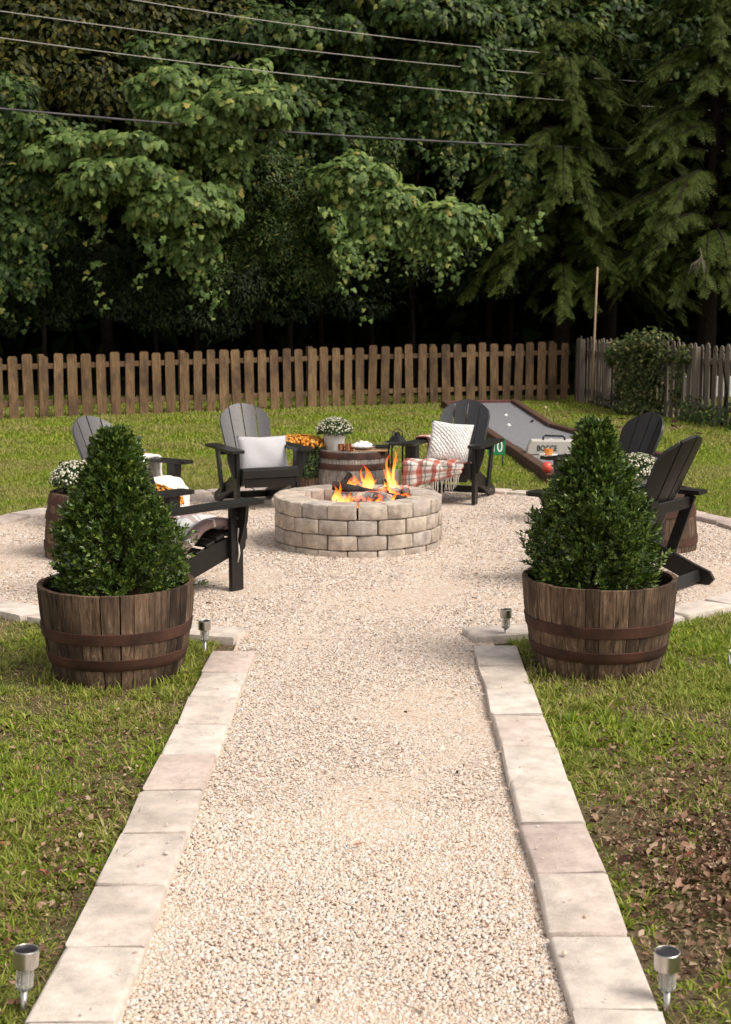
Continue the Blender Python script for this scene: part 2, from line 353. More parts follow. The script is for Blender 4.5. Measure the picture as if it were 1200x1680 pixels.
# ================================================================ scatter of a small template
def frames(nrm, up=None, roll=None):
    n = nrm / np.maximum(np.linalg.norm(nrm, axis=1, keepdims=True), 1e-6)
    if up is None: up = rng.normal(size=n.shape)
    x = np.cross(up, n); x /= np.maximum(np.linalg.norm(x, axis=1, keepdims=True), 1e-6)
    y = np.cross(n, x)
    if roll is not None:
        c = np.cos(roll)[:, None]; s = np.sin(roll)[:, None]; x, y = x * c + y * s, y * c - x * s
    return np.stack([x, y, n], axis=2)          # columns = local axes
def scatter(tv, tt, P, F, S):
    tv = np.asarray(tv, float); tt = np.asarray(tt, int); P = np.asarray(P); S = np.asarray(S)
    if S.ndim == 1: S = np.repeat(S[:, None], 3, 1)
    loc = tv[None] * S[:, None, :]
    V = np.einsum('nij,nkj->nki', F, loc) + P[:, None, :]
    T = tt[None] + (np.arange(len(P)) * len(tv))[:, None, None]
    return V.reshape(-1, 3), T.reshape(-1, tt.shape[1])
class Acc:
    def __init__(s): s.V = []; s.T = []; s.n = 0
    def add(s, V, T): s.V.append(V); s.T.append(T + s.n); s.n += len(V)
    def mesh(s, name, mat): return npmesh(name, np.concatenate(s.V), np.concatenate(s.T), mat)
# leaf templates: local y = towards the tip, z = face
VINE = ([(0, 0, .0), (0, .55, .05), (-.34, -.12, -.06), (-.52, .18, -.10), (-.30, .30, -.01), (-.30, .62, -.10), (0, 1.0, -.16), (.30, .62, -.10), (.30, .30, -.01), (.52, .18, -.10), (.34, -.12, -.06)],
        [(0, 2, 3), (0, 3, 4), (0, 4, 1), (4, 5, 1), (5, 6, 1), (1, 6, 7), (1, 7, 8), (1, 8, 0), (8, 9, 0), (9, 10, 0)])
OVAL = ([(0, 0, 0), (-.27, .4, .07), (0, .5, 0), (.27, .4, .07), (0, 1, -.05)], [(0, 2, 1), (0, 3, 2), (1, 2, 4), (2, 3, 4)])
FINE = ([(0, 0, 0), (-.16, .45, .04), (.16, .45, .04), (0, 1, -.05)], [(0, 2, 1), (1, 2, 3)])
def sprig(leaf, n, L, ls, spread=.9, seed=0):
    r = np.random.RandomState(seed); V = []; T = []; k = 0
    for i in range(n):
        t = (i + .5) / n; p = np.array([0, t * L, 0]) ; a = i * 2.4; sp_ = spread * (1 - .35 * t)
        d = np.array([math.cos(a) * sp_, .55 + .5 * t, math.sin(a) * sp_]); d /= np.linalg.norm(d)
        nn = np.cross(d, r.normal(size=3)); nn /= np.linalg.norm(nn); nn = nn + np.array([0, .5, .0]); nn -= d * nn.dot(d); nn /= np.linalg.norm(nn)
        x = np.cross(d, nn); v = np.array(leaf[0]) * ls * (.8 + .4 * r.rand())
        V.append(v[:, :1] * x + v[:, 1:2] * d + v[:, 2:] * nn + p); T.append(np.array(leaf[1]) + k); k += len(v)
    return np.concatenate(V), np.concatenate(T)

# ================================================================ the setting
def in_border(x, y, m=0.0):       # inside the outer edge of the circle or between the outer edges of the path
    r = np.hypot(x - CX, y - CY); pc = -.035 + .012 * (y - 3.6)
    return (r < RO - m) | ((np.abs(x - pc) < .775 - m) & (y < 7.0 - m))
CX, CY, RO, RI = -.055, 9.93, 3.15, 2.93
lawn = MB(); N = 46
xs = np.concatenate([np.linspace(-300, -12, 5), np.linspace(-10, 10, 36), np.linspace(12, 300, 5)])
ys = np.concatenate([[-200, -40], np.linspace(-3, 28, 40), np.linspace(32, 300, 6)])
X, Y = np.meshgrid(xs, ys); Z = np.where((Y > 27), (Y - 27) * .0, 0.0)
V = np.stack([X, Y, Z], -1).reshape(-1, 3); nx = len(xs)
T = np.array([(j * nx + i, j * nx + i + 1, (j + 1) * nx + i + 1, (j + 1) * nx + i) for j in range(len(ys) - 1) for i in range(nx - 1)])
tag(link('lawn', npmesh('lawn', V, T, M['lawn'])), kind='structure')
# forest floor, rising into an added bank far behind that screens off the sky
ff = MB(); prof = [(26.6, .006), (32, .05), (40, .6), (52, 6), (75, 22), (110, 40)]
vs = []; fs = []
xx = list(np.linspace(-70, 70, 29))
for j, (y, z) in enumerate(prof):
    for x in xx: vs.append((x, y, z + (0 if j < 2 else random.uniform(-.4, .4))))
for j in range(len(prof) - 1):
    for i in range(28): a = j * 29 + i; fs.append((a, a + 1, a + 30, a + 29))
ff.add(vs, fs); tag(ff.build('sky_screen_hill', M['forest_floor'], smooth=True), kind='structure')
# gravel: path and circle as two sheets, 4 mm steps
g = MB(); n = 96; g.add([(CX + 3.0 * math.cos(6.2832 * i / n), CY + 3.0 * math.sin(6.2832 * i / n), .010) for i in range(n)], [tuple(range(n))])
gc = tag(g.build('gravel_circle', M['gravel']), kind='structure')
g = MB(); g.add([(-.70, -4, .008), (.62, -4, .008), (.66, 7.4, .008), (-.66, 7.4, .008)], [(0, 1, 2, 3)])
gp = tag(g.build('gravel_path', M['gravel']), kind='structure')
# loose pebbles (real stones): dense near the camera
ico = bmesh.new(); bmesh.ops.create_icosphere(ico, subdivisions=1, radius=.5)
ICO = (np.array([v.co[:] for v in ico.verts]), np.array([[v.index for v in f.verts] for f in ico.faces])); ico.free()
OCT = (np.array([(.5, 0, 0), (-.5, 0, 0), (0, .5, 0), (0, -.5, 0), (0, 0, .45), (0, 0, -.45)]), np.array([(0, 2, 4), (2, 1, 4), (1, 3, 4), (3, 0, 4)]))
def pebbles(name, x0, x1, y0, y1, dens, size, tmpl, mask, label, strayz=0.0):
    n = int((x1 - x0) * (y1 - y0) * dens); x = rng.uniform(x0, x1, n); y = rng.uniform(y0, y1, n)
    k = mask(x, y); x = x[k]; y = y[k]; n = len(x)
    s = size * rng.lognormal(0, .28, n); S = np.stack([s * rng.uniform(.8, 1.25, n), s * rng.uniform(.7, 1.1, n), s * rng.uniform(.45, .8, n)], 1)
    z = .010 + rng.uniform(0, .5, n) * size * .55 + .004 * noise2(x, y, 7) + .006 * noise2(x + 3, y, 2.2)
    nr = rng.normal(size=(n, 3)) * .35 + [0, 0, 1]
    if strayz: z = z + strayz
    V, T = scatter(tmpl[0], tmpl[1], np.stack([x, y, z], 1), frames(nr), S)
    return tag(link(name, npmesh(name, V, T, M['pebble'], smooth=True)), label, 'gravel', kind='stuff')
def pathmask(x, y): return np.abs(x + .035 - .012 * (y - 3.6)) < .555
pebbles('path_pebbles', -.62, .62, 2.8, 4.5, 29000, .0092, ICO, pathmask, 'loose cream and tan pebbles covering the near end of the garden path')
pebbles('far_path_pebbles', -.66, .66, 4.5, 7.12, 27000, .0092, OCT, pathmask, 'loose tan pebbles covering the far end of the path')
pebbles('circle_pebbles', -3, 3, 6.9, 13, 9500, .012, OCT, lambda x, y: (np.hypot(x - CX, y - CY) < 2.94) & (np.hypot(x - CX, y - CY) > .6), 'loose pale pebbles spread over the seating circle round the fire ring')

pebbles('stray_pebbles', -.9, .9, 2.8, 6.6, 130, .0085, ICO, lambda x, y: (np.abs(np.abs(x + .035 - .012 * (y - 3.6)) - .60) < .05), 'a few pebbles kicked onto the inner edges of the path slabs', .036)
pebbles('junction_pebbles', -.9, .9, 6.7, 7.5, 14000, .0105, OCT, lambda x, y: (np.abs(x + .02) < .62) | (y > 7.15), 'loose pebbles where the path runs into the circle', .002)
# ---- pavers
def rough_block(name, sx, sy, sz, bev, mat, jit=.0025, cuts=2, seed=0, taper=0.0):
    bm = bmesh.new(); bmesh.ops.create_cube(bm, size=1)
    for v in bm.verts: v.co = Vector((v.co.x * sx * (1 + taper * (1 if v.co.y > 0 else -1)), v.co.y * sy, v.co.z * sz))
    bmesh.ops.bevel(bm, geom=list(bm.edges), offset=bev, segments=2, affect='EDGES', profile=.6)
    r = random.Random(seed)
    for v in bm.verts: v.co += Vector((r.uniform(-1, 1), r.uniform(-1, 1), r.uniform(-1, 1))) * jit
    me = bpy.data.meshes.new(name); bm.to_mesh(me); bm.free(); autosmooth(me, 50); me.materials.append(mat); return me
PV = [rough_block('paver', .216, .388, .08, .013, M['paver'], .0032, seed=i) for i in range(8)]
def paver(x, y, rz, parent, me=None, dz=0.0):
    o = link('paver', me or random.choice(PV), None, parent)
    o.location = (x, y, .002 + dz + random.uniform(-.004, .004)); o.rotation_euler = (R(random.uniform(-.9, .9)), R(random.uniform(-1.2, 1.2)), rz + R(random.uniform(-1.8, 1.8))); return o
for k in range(11):
    y = 6.38 - k * .396; paver(-.546 - .012 * (5.984 - y) - .112, y, -.012, gp)
for k in range(11):
    y = 6.50 - k * .402; paver(.523 - .0135 * (5.773 - y) + .112, y, -.012, gp)
# border round the circle: one slab every .42 m, opening for the path
nb = 46
for k in range(nb):
    a = 2 * math.pi * (k + .5) / nb; x = CX + (RI + .11) * math.cos(a); y = CY + (RI + .11) * math.sin(a)
    if y < 7.2 and abs(x + .02) < .50: continue
    if y < 7.2 and abs(x) < 1.0: x += .045 if x < 0 else -.045
    paver(x, y, a, gc)

# ---- grass
def blades(x, y, h, wd, lean, seg=2):
    n = len(x); a = rng.uniform(0, 6.283, n); l = lean * rng.uniform(.2, 1.0, n) * h
    dx = np.cos(a) * l; dy = np.sin(a) * l; px = -np.sin(a) * wd; py = np.cos(a) * wd
    z0 = np.zeros(n)
    if seg == 1:
        V = np.stack([np.stack([x - px, y - py, z0], 1), np.stack([x + px, y + py, z0], 1), np.stack([x + dx, y + dy, h], 1)], 1)
        T = np.arange(n * 3).reshape(n, 3); return V.reshape(-1, 3), T
    V = np.stack([np.stack([x - px, y - py, z0], 1), np.stack([x + px, y + py, z0], 1),
                  np.stack([x + dx * .38 + px * .8, y + dy * .38 + py * .8, h * .66], 1), np.stack([x + dx * .38 - px * .8, y + dy * .38 - py * .8, h * .66], 1),
                  np.stack([x + dx, y + dy, h * .92], 1)], 1)
    b = (np.arange(n) * 5)[:, None]; T = np.concatenate([b + [0, 1, 2], b + [0, 2, 3], b + [3, 2, 4]], 0); return V.reshape(-1, 3), T
def bare(x, y):            # 0 = worn earth, 1 = full turf
    d = noise2(x, y, 2.3) * .75 + noise2(x + 9, y, 6.5) * .45 + .58
    b1 = np.exp(-(((x - 1.15) / .33) ** 2 + ((y - 3.9) / .38) ** 2)) + .9 * np.exp(-(((x - 1.3) / .25) ** 2 + ((y - 4.9) / .25) ** 2))
    b2 = np.exp(-(((x + .95) / .15) ** 2 + ((y - 4.5) / .6) ** 2)) + .6 * np.exp(-(((x + .83) / .08) ** 2 + ((y - 3.5) / .6) ** 2)) + .5 * np.exp(-(((x + 1.3) / .12) ** 2 + ((y - 4.9) / .35) ** 2))
    b3 = .55 * np.exp(-(((x + 1.15) / .6) ** 2 + ((y - 5.75) / .2) ** 2))
    return np.clip(d - 1.15 * b1 - 1.0 * b2 - b3 + .34, 0, 1)
def court_mask(x, y):
    xl = 1.86 + (1.40 - 1.86) * np.clip((y - 13.4) / 10.9, 0, 1); xr = np.interp(y, [13.4, 14.9, 19.4, 24.6], [1.9, 3.40, 2.64, 2.66])
    return (y > 13.35) & (y < 24.7) & (x > xl - .1) & (x < xr + .1)
BARS = [(-1.165, 6.29, .33), (1.115, 6.42, .33)]
def grass_zone(x0, x1, y0, y1, dens, h, wd, lean, seg, clump=0.0, far=False):
    n = int((x1 - x0) * (y1 - y0) * dens); x = rng.uniform(x0, x1, n); y = rng.uniform(y0, y1, n)
    k = ~in_border(x, y) & ~court_mask(x, y) & (np.abs(x) < y * .285 + .35)
    for bx, by, br in BARS: k &= np.hypot(x - bx, y - by) > br
    if not far: k &= rng.rand(n) < bare(x, y) * (0.55 + .45 * (noise2(x, y, 14) > -.15))
    x = x[k]; y = y[k]; n = len(x)
    hh = h * rng.uniform(.45, 1.15, n) * (1 + .45 * noise2(x, y, 5))
    return blades(x, y, np.clip(hh, .010, .2), wd * rng.uniform(.6, 1.3, n), lean, seg)
ga = Acc()
def tufts(x0, x1, y0, y1, dens, nb, h, wd, thr=.0, power=1.0):
    n = int((x1 - x0) * (y1 - y0) * dens); x = rng.uniform(x0, x1, n); y = rng.uniform(y0, y1, n)
    k = (np.abs(x) < y * .285 + .3) & (rng.rand(n) < bare(x, y) ** power) & (noise2(x, y, 9) > thr - .5)
    x = x[k]; y = y[k]; n = len(x); sc = rng.uniform(.55, 1.25, n) * (.8 + .5 * bare(x, y)); th0 = rng.uniform(0, 6.283, n)
    X = np.repeat(x, nb); Y = np.repeat(y, nb); SC = np.repeat(sc, nb); m = len(X); a = rng.uniform(0, 6.283, m); out = rng.uniform(.1, 1, m) ** .7
    X = X + np.cos(a) * .012 * out; Y = Y + np.sin(a) * .012 * out
    k = ~in_border(X, Y, .03)
    for bx, by, br in BARS: k &= np.hypot(X - bx, Y - by) > br - .03
    X, Y, SC, a, out = X[k], Y[k], SC[k], a[k], out[k]; m = len(X)
    L_ = h * SC * rng.uniform(.6, 1.2, m); el = np.radians(np.clip(72 - 48 * out + rng.normal(0, 10, m), 12, 88)); w_ = wd * rng.uniform(.7, 1.3, m)
    ax_ = np.cos(a + rng.normal(0, .4, m)); ay_ = np.sin(a); pn = np.hypot(ax_, ay_) + 1e-6; ax_ /= pn; ay_ /= pn; px, py = -ay_ * w_, ax_ * w_
    def pt(t, drop): r_ = L_ * t * np.cos(el) * (1 + .25 * t); return X + ax_ * r_, Y + ay_ * r_, np.maximum(.002, L_ * t * np.sin(el) - drop * L_)
    x1_, y1_, z1_ = pt(.5, 0); x2_, y2_, z2_ = pt(1.0, .24 * out)
    V = np.stack([np.stack([X - px * .6, Y - py * .6, 0 * X], 1), np.stack([X + px * .6, Y + py * .6, 0 * X], 1), np.stack([x1_ + px, y1_ + py, z1_], 1), np.stack([x1_ - px, y1_ - py, z1_], 1), np.stack([x2_, y2_, z2_], 1)], 1)
    b = (np.arange(m) * 5)[:, None]; return V.reshape(-1, 3), np.concatenate([b + [0, 1, 2], b + [0, 2, 3], b + [3, 2, 4]], 0)
ga.add(*grass_zone(-2.6, 2.6, 2.7, 7.6, 7000, .022, .0022, 1.9, 2))
ga.add(*tufts(-2.6, 2.6, 2.7, 7.6, 900, 12, .040, .0024))
ga.add(*tufts(-1.7, 1.8, 2.7, 7.2, 130, 9, .062, .0034, .5, 1.5))
ga.add(*grass_zone(-5.4, 5.4, 7.6, 16, 3400, .035, .0055, 1.5, 1, far=True))
ga.add(*grass_zone(-8, 8, 16, 27.2, 1300, .045, .010, 1.4, 1, far=True))
# longer tufts at the feet of the planters and along the fence
for bx, by, br in BARS:
    a = rng.uniform(0, 6.283, 350); rr = br - .01 + np.abs(rng.normal(0, .04, 350)); x = bx + rr * np.cos(a); y = by + rr * np.sin(a)
    k = ~in_border(x, y); x = x[k]; y = y[k]; ga.add(*blades(x, y, .06 * rng.uniform(.3, 1.2, len(x)), .003 * np.ones(len(x)), .9, 2))
tag(link('grass', ga.mesh('grass', M['grass'])), 'green lawn grass growing round the gravel circle and path', 'grass', kind='stuff')
n = 60000; x = rng.uniform(-2.4, 2.5, n); y = rng.uniform(2.7, 7.4, n); k = ~in_border(x, y) & (rng.rand(n) < np.clip(1.25 - bare(x, y), .12, .9)) & (np.abs(x) < y * .285 + .3)
x = x[k]; y = y[k]
V, T = blades(x, y, rng.uniform(.004, .022, len(x)), np.full(len(x), .0015), 3.2, 2)
tag(link('dry_grass', npmesh('dry_grass', V, T, M['dry'])), 'short straw coloured dead grass lying on the worn earth beside the path', 'dry grass', kind='stuff')
# fallen leaves
def loose(n, x0, x1, y0, y1, mask, z, s0):
    x = rng.uniform(x0, x1, n); y = rng.uniform(y0, y1, n); k = mask(x, y); x = x[k]; y = y[k]; n = len(x)
    return scatter(CURL[0], CURL[1], np.stack([x, y, np.full(n, z)], 1), frames(rng.normal(size=(n, 3)) * .3 + [0, 0, 1]), s0 * rng.uniform(.5, 1.2, n)[:, None] * rng.uniform(.5, 1.2, (n, 3)))
def litter(cx, cy, sx, sy, n, s0):
    x = rng.normal(cx, sx, n); y = rng.normal(cy, sy, n); k = ~in_border(x, y) & (y > 2.6); x = x[k]; y = y[k]; n = len(x)
    P = np.stack([x, y, rng.uniform(.004, .035, n)], 1); F = frames(rng.normal(size=(n, 3)) * .38 + [0, 0, 1])
    return scatter(CURL[0], CURL[1], P, F, s0 * np.clip(rng.lognormal(-.35, .45, n), .3, 1.5)[:, None] * rng.uniform(.6, 1.2, (n, 3)))
la = Acc(); la.add(*litter(1.14, 3.85, .26, .36, 5000, .027)); la.add(*litter(1.25, 4.7, .28, .45, 1600, .024)); la.add(*litter(-.92, 4.0, .14, .8, 2200, .022)); la.add(*litter(-1.0, 5.5, .5, .25, 500, .02)); la.add(*litter(.95, 5.4, .12, .5, 300, .02)); la.add(*litter(-1.2, 5.0, .4, .6, 350, .026)); la.add(*litter(0, 24, 6, 1.5, 700, .07))
la.add(*loose(26, -.55, .5, 2.9, 6.8, lambda x, y: x > -9, .022, .026)); la.add(*loose(90, -2.8, 2.8, 6.9, 12.9, lambda x, y: (np.hypot(x - CX, y - CY) < 2.85) & (np.hypot(x - CX, y - CY) > .7), .024, .03)); la.add(*litter(4.3, 20.5, .6, 1.2, 120, .1))
tag(link('fallen_leaves', la.mesh('fallen_leaves', M['litter'])), 'brown fallen leaves thick on the bare patch right of the path', 'fallen leaves', kind='stuff')

# ================================================================ fences
def picket_mesh(name, wd, h, t, style, mat, seed):
    r = random.Random(seed); m_ = MB(); hw = wd / 2
    if style == 'dog': poly = [(-hw, 0), (hw, 0), (hw * .98, h - .03), (hw * .72, h), (-hw * .72, h), (-hw * .98, h - .03)]
    else: poly = [(-hw, 0), (hw, 0), (hw, h - .11), (hw * .78, h - .10), (hw * .95, h - .06), (hw * .55, h - .012), (0, h), (-hw * .55, h - .012), (-hw * .95, h - .06), (-hw * .78, h - .10), (-hw, h - .11)]
    m_.prism(poly, -t / 2, t / 2, 'y'); return m_.mesh(name, mat)
def fence(name, label, cat, pts, pitch, wd, hfun, style, mat, rails, side, post_every=10, post_side=1):
    root = thing(name, label, cat, (pts[0][0], pts[0][1], 0)); ox, oy = pts[0][:2]
    var = [picket_mesh('picket', wd * random.uniform(.9, 1.1), 1.0, .02, style, mat, i) for i in range(4)]
    i = 0
    for (a, b_) in zip(pts[:-1], pts[1:]):
        d = Vector((b_[0] - a[0], b_[1] - a[1])); L = d.length; d /= L; nrm = Vector((d.y, -d.x)) * side; ang = math.atan2(d.y, d.x)
        n = int(L / pitch); hh = (hfun(a[0]) + hfun(b_[0])) / 2
        for zr in rails:
            rl = MB(); c = Vector((a[0] - ox, a[1] - oy)) + d * L / 2 - nrm * .035; tilt = math.atan2((hfun(b_[0]) - hfun(a[0])) * zr, L)
            rl.box((0, 0, 0), (L + .02, .045, .085), bev=.004); o = rl.build('rail', mat, root); o.location = (c.x, c.y, hh * zr); o.rotation_euler = (0, -tilt, ang)
        for k in range(n):
            p = Vector((a[0] - ox, a[1] - oy)) + d * (k + .5) * L / n; i += 1
            o = link('picket', random.choice(var), None, root); hz = hfun(p.x + ox) * random.uniform(.975, 1.018)
            o.location = (p.x, p.y, 0); o.rotation_euler = (R(random.uniform(-.6, .6)), R(random.uniform(-1.5, 1.5)), ang + R(random.uniform(-4, 4))); o.scale = (1, 1, hz)
            if i % post_every == 5:
                pm = MB(); q = p - nrm * .10 * post_side; pm.box((0, 0, .5), (.09, .09, 1.0), bev=.005); po = pm.build('post', mat, root); po.location = (q.x, q.y, 0); po.rotation_euler = (0, 0, ang); po.scale = (1, 1, hz + .03 * post_side)
    return root
fence('picket_fence', 'brown wooden picket fence with flat topped boards running behind the lawn', 'fence', [(-8.2, 19.9), (-5.6, 21.4), (0, 24.45), (3.85, 25.95)], .231, .155, lambda x: 1.06 + .012 * x, 'dog', M['fence'], [.24, .82], 1)
fence('grey_picket_fence', 'weathered grey picket fence with pointed boards along the right side', 'fence', [(3.95, 26.0), (4.35, 23.2), (5.0, 21.1), (6.6, 16.9)], .165, .105, lambda x: 1.2, 'gothic', M['fence_grey'], [.2, .78], 1, 9, -1)
wp = MB(); wp.box((0, 0, .16), (3.5, .25, .5), bev=.02); o = wp.build('bright_light_strip', M['white_paint']); o.location = (8.0, 27, 0)  # added pale block, stands in for bright light beyond the fence
tag(o, 'low white wall added for the bright light beyond the pickets at the far right', 'strip')
pl = MB(); pl.tube([(0, 0, -.1), (.02, 0, 1.2), (.05, .02, 2.45)], [.022, .02, .017], 8); o = pl.build('garden_pole', M['pole_wood'], smooth=True); o.location = (4.07, 24.7, 0)
tag(o, 'tall thin pale pole standing by the fence corner', 'pole')
sp_ = MB(); sp_.box((0, 0, 0), (.13, .02, .17), Euler((R(-50), 0, R(15))), .004); st = thing('solar_flood_light', 'small black solar panel leaning out from the grey fence corner', 'solar light', (4.25, 24.4, .5))
sp_.build('panel', M['dark_cell'], st); s2 = MB(); s2.tube([(0, .02, 0), (.0, .1, -.1), (0, .1, -.5)], .012, 6); s2.build('stake', M['black_metal'], st)

# ================================================================ power lines
def wire(name, u0, v0, d0, u1, v1, d1, r, mat, label, group='power lines crossing the trees'):
    a = at(u0, v0, d0); b_ = at(u1, v1, d1); e = (b_ - a); a2 = a - e * .5; b2 = b_ + e * .6; pts = []
    for i in range(25):
        t = i / 24; p = a2.lerp(b2, t); s = -1.5 + 0; tt = -.5 + 2.1 * t; p.z += .22 * (tt * (tt - 1)); pts.append(p)
    m_ = MB(); m_.tube(pts, r, 6); return tag(m_.build(name, mat, smooth=True), label, 'power line', group)
wire('power_line', 220, 0, 22.8, 815, 80, 26.0, .0075, M['wire'], 'topmost thin pale power line, leaving the photo at its top edge')
wire('power_line', 0, 18, 22.6, 815, 115, 26.0, .0075, M['wire'], 'second thin pale power line from the top')
wire('power_line', 0, 62, 22.6, 832, 157, 26.0, .008, M['wire'], 'third thin pale power line, just above the leafy dome')
wire('power_cable', 0, 178, 22.8, 850, 238, 26.0, .018, M['wire_dark'], 'thick dark twisted cable, lowest of the overhead lines')

# ================================================================ woods
def blob(acc, c, r, n, size, tmpl, light=(.0, -.55, .75), hang=1.0, rough=.35, front=True, fill=.15):
    """leaves over the shell of one uneven lobe of a crown"""
    c = np.array(c); r = np.array(r); d = rng.normal(size=(int(n * 1.9), 3)); d /= np.linalg.norm(d, axis=1, keepdims=True)
    if front: d = d[(d[:, 1] < .35) & (d[:, 2] > -.75)]
    d = d[:n]; n = len(d)
    bumps = 1 + rough * noise2(d[:, 0] * 3 + c[0], d[:, 2] * 3 + c[2] + d[:, 1] * 2, 1.6) + rng.normal(0, .05, n)
    inner = np.where(rng.rand(n) < fill, rng.uniform(.55, .95, n), 1.0)
    P = c + d * r * (bumps * inner)[:, None]
    nr = d * .9 + np.array(light) * .8 + rng.normal(size=(n, 3)) * .30
    tip = np.array([0, 0, -1.0]) * hang + rng.normal(size=(n, 3)) * .45 + d * .3
    F = frames(nr, up=tip); x = F[:, :, 0].copy(); 
    acc.add(*scatter(tmpl[0], tmpl[1], P, F, size * rng.uniform(.6, 1.25, n)))
def strand(acc, p, L, n, size, tmpl, wob=.12):
    t = np.sort(rng.rand(n)); P = np.array(p)[None] + np.stack([wob * np.sin(t * 5 + rng.rand() * 6) + rng.normal(0, .07, n), rng.normal(0, .08, n), -t * L], 1)
    nr = rng.normal(size=(n, 3)) * .4 + [0, -1, .55]; F = frames(nr, up=np.array([0, 0, -1.0]) + rng.normal(size=(n, 3)) * .4)
    acc.add(*scatter(tmpl[0], tmpl[1], P, F, size * rng.uniform(.6, 1.15, n) * (1 - .3 * t)))
def tree(name, label, cat, base, h, r0_, mat_leaf, lobes, size, tmpl, dens=260, limbs=True, strands=(), group=None, hang=1.0, lean=(0, 0), trunk_mat=None, rough=.35):
    r0 = r0_ * (.30 if 'vine' in name else .45); base = (base[0], base[1] + 1.7); root = thing(name, label, cat, (base[0], base[1], 0), group=group); B = Vector((base[0], base[1], 0))
    tm = MB(); top = Vector((lean[0], lean[1], h)); pts = [Vector((0, 0, -.1)), top * .25 + Vector((random.uniform(-.1, .1), 0, 0)), top * .55 + Vector((random.uniform(-.15, .15), 0, 0)), top]
    tm.tube(pts, [r0 * 1.25, r0, r0 * .75, r0 * .25], 9)
    tr = tm.build('trunk', trunk_mat or M['bark'], root, smooth=True)
    acc = Acc()
    for (c, r) in lobes:
        c2 = Vector(c) - B; area = (r[0] * r[2] + r[1] * r[2] + r[0] * r[1]) / 3 * 8
        if limbs:
            lm = MB(); s0 = pts[1].lerp(pts[3], min(.9, max(.1, c2.z / h * .55))); mid = s0.lerp(c2, .55) + Vector((0, 0, .25)); lm.tube([s0, mid, c2], [r0 * .42, r0 * .26, r0 * .1], 6); lm.build('limb', trunk_mat or M['bark'], root, smooth=True)
        if 'vine' in name or tmpl is FINE:
            for q_ in range(7):
                dd = np.array([random.uniform(-1, 1), random.uniform(-.7, .5), random.uniform(-1, .95)]); dd /= max(1, np.linalg.norm(dd)); f_ = random.uniform(.38, .6)
                r2 = (r[0] * f_ * random.uniform(.7, 1.3), r[1] * f_, r[2] * f_ * random.uniform(.7, 1.4)); c3_ = Vector((c2.x + dd[0] * r[0] * .85, c2.y + dd[1] * r[1] * .8, c2.z + dd[2] * r[2] * .85))
                blob(acc, c3_, r2, int(area * dens * .24), size, tmpl, hang=hang, rough=.55)
                if dd[2] < .1 and 'vine' in name: strand(acc, c3_ - Vector((0, r2[1] * .7, r2[2] * .4)), random.uniform(.3, .95), random.randint(8, 22), size * .9, tmpl, .16)
        else: blob(acc, c2, r, int(area * dens), size, tmpl, hang=hang, rough=rough)
    for (p, L, n) in strands: strand(acc, Vector(p) - B, L, n, size * .85, tmpl)
    cr = link('crown', acc.mesh('crown', mat_leaf), None, root); return root
def L(u, v, ru, rv, d, rd=None):      # lobe of a crown
    c = at(u, v, d); s = d / 2225; return ((c.x, c.y, c.z), (ru * s, (rd if rd else min(ru, rv) * s * .8), rv * s))
def S(u, v, d, l, n): return (at(u, v, d), l * d / 2225, n)
VC = 'trees smothered in broad leaved vine'
tree('vine_covered_tree', 'pale green domed vine mass draped over the left half of the woods', 'tree', (-3.3, 25.9), 6.2, .16, M['vine_light'],
     [L(335, 175, 90, 55, 24.3, 1.0), L(375, 215, 70, 50, 24.5), L(270, 165, 50, 40, 24.6), L(400, 150, 40, 40, 25), L(205, 268, 115, 45, 24.6, 1.0), L(260, 320, 100, 52, 24.5, .9), L(130, 310, 55, 30, 24.7), L(320, 385, 34, 46, 24.5), L(345, 270, 45, 60, 24.8)], .155, VINE, 400,
     strands=[S(u, v, 24.3, l, n) for u, v, l, n in [(352, 400, 45, 12), (340, 430, 70, 16), (250, 360, 80, 26), (235, 380, 90, 22), (270, 380, 70, 22), (150, 330, 60, 18), (325, 400, 60, 22), (160, 420, 90, 20), (345, 460, 60, 12)]])
tree('vine_covered_tree', 'leaning vine curtain hanging at the far left edge of the woods', 'tree', (-6.3, 25.2), 6.0, .14, M['vine_mid'],
     [L(20, 240, 70, 50, 24.6), L(60, 340, 75, 55, 24.6), L(10, 430, 60, 60, 24.8), L(110, 250, 60, 35, 24.8), L(15, 170, 35, 40, 24.6)], .15, VINE, 260,
     strands=[S(u, v, 24.2, l, n) for u, v, l, n in [(45, 380, 90, 34), (60, 370, 120, 40), (85, 360, 70, 26), (100, 340, 90, 24), (55, 430, 60, 18)]])
tree('vine_covered_tree', 'broad vine shelf in the middle of the woods, above the fence centre', 'tree', (1.0, 26.0), 5.5, .15, M['vine_light'],
     [L(560, 290, 45, 32, 24.9), L(600, 320, 55, 42, 24.8), L(680, 345, 90, 48, 24.8), L(730, 380, 60, 36, 24.8), L(575, 380, 35, 50, 24.8), L(640, 300, 60, 24, 25)], .145, VINE, 370,
     strands=[S(u, v, 24.5, l, n) for u, v, l, n in [(545, 340, 90, 26), (570, 400, 80, 26), (600, 400, 50, 18), (730, 420, 60, 12), (785, 380, 50, 12), (880, 345, 55, 12), (868, 350, 40, 10), (595, 440, 90, 14)]])
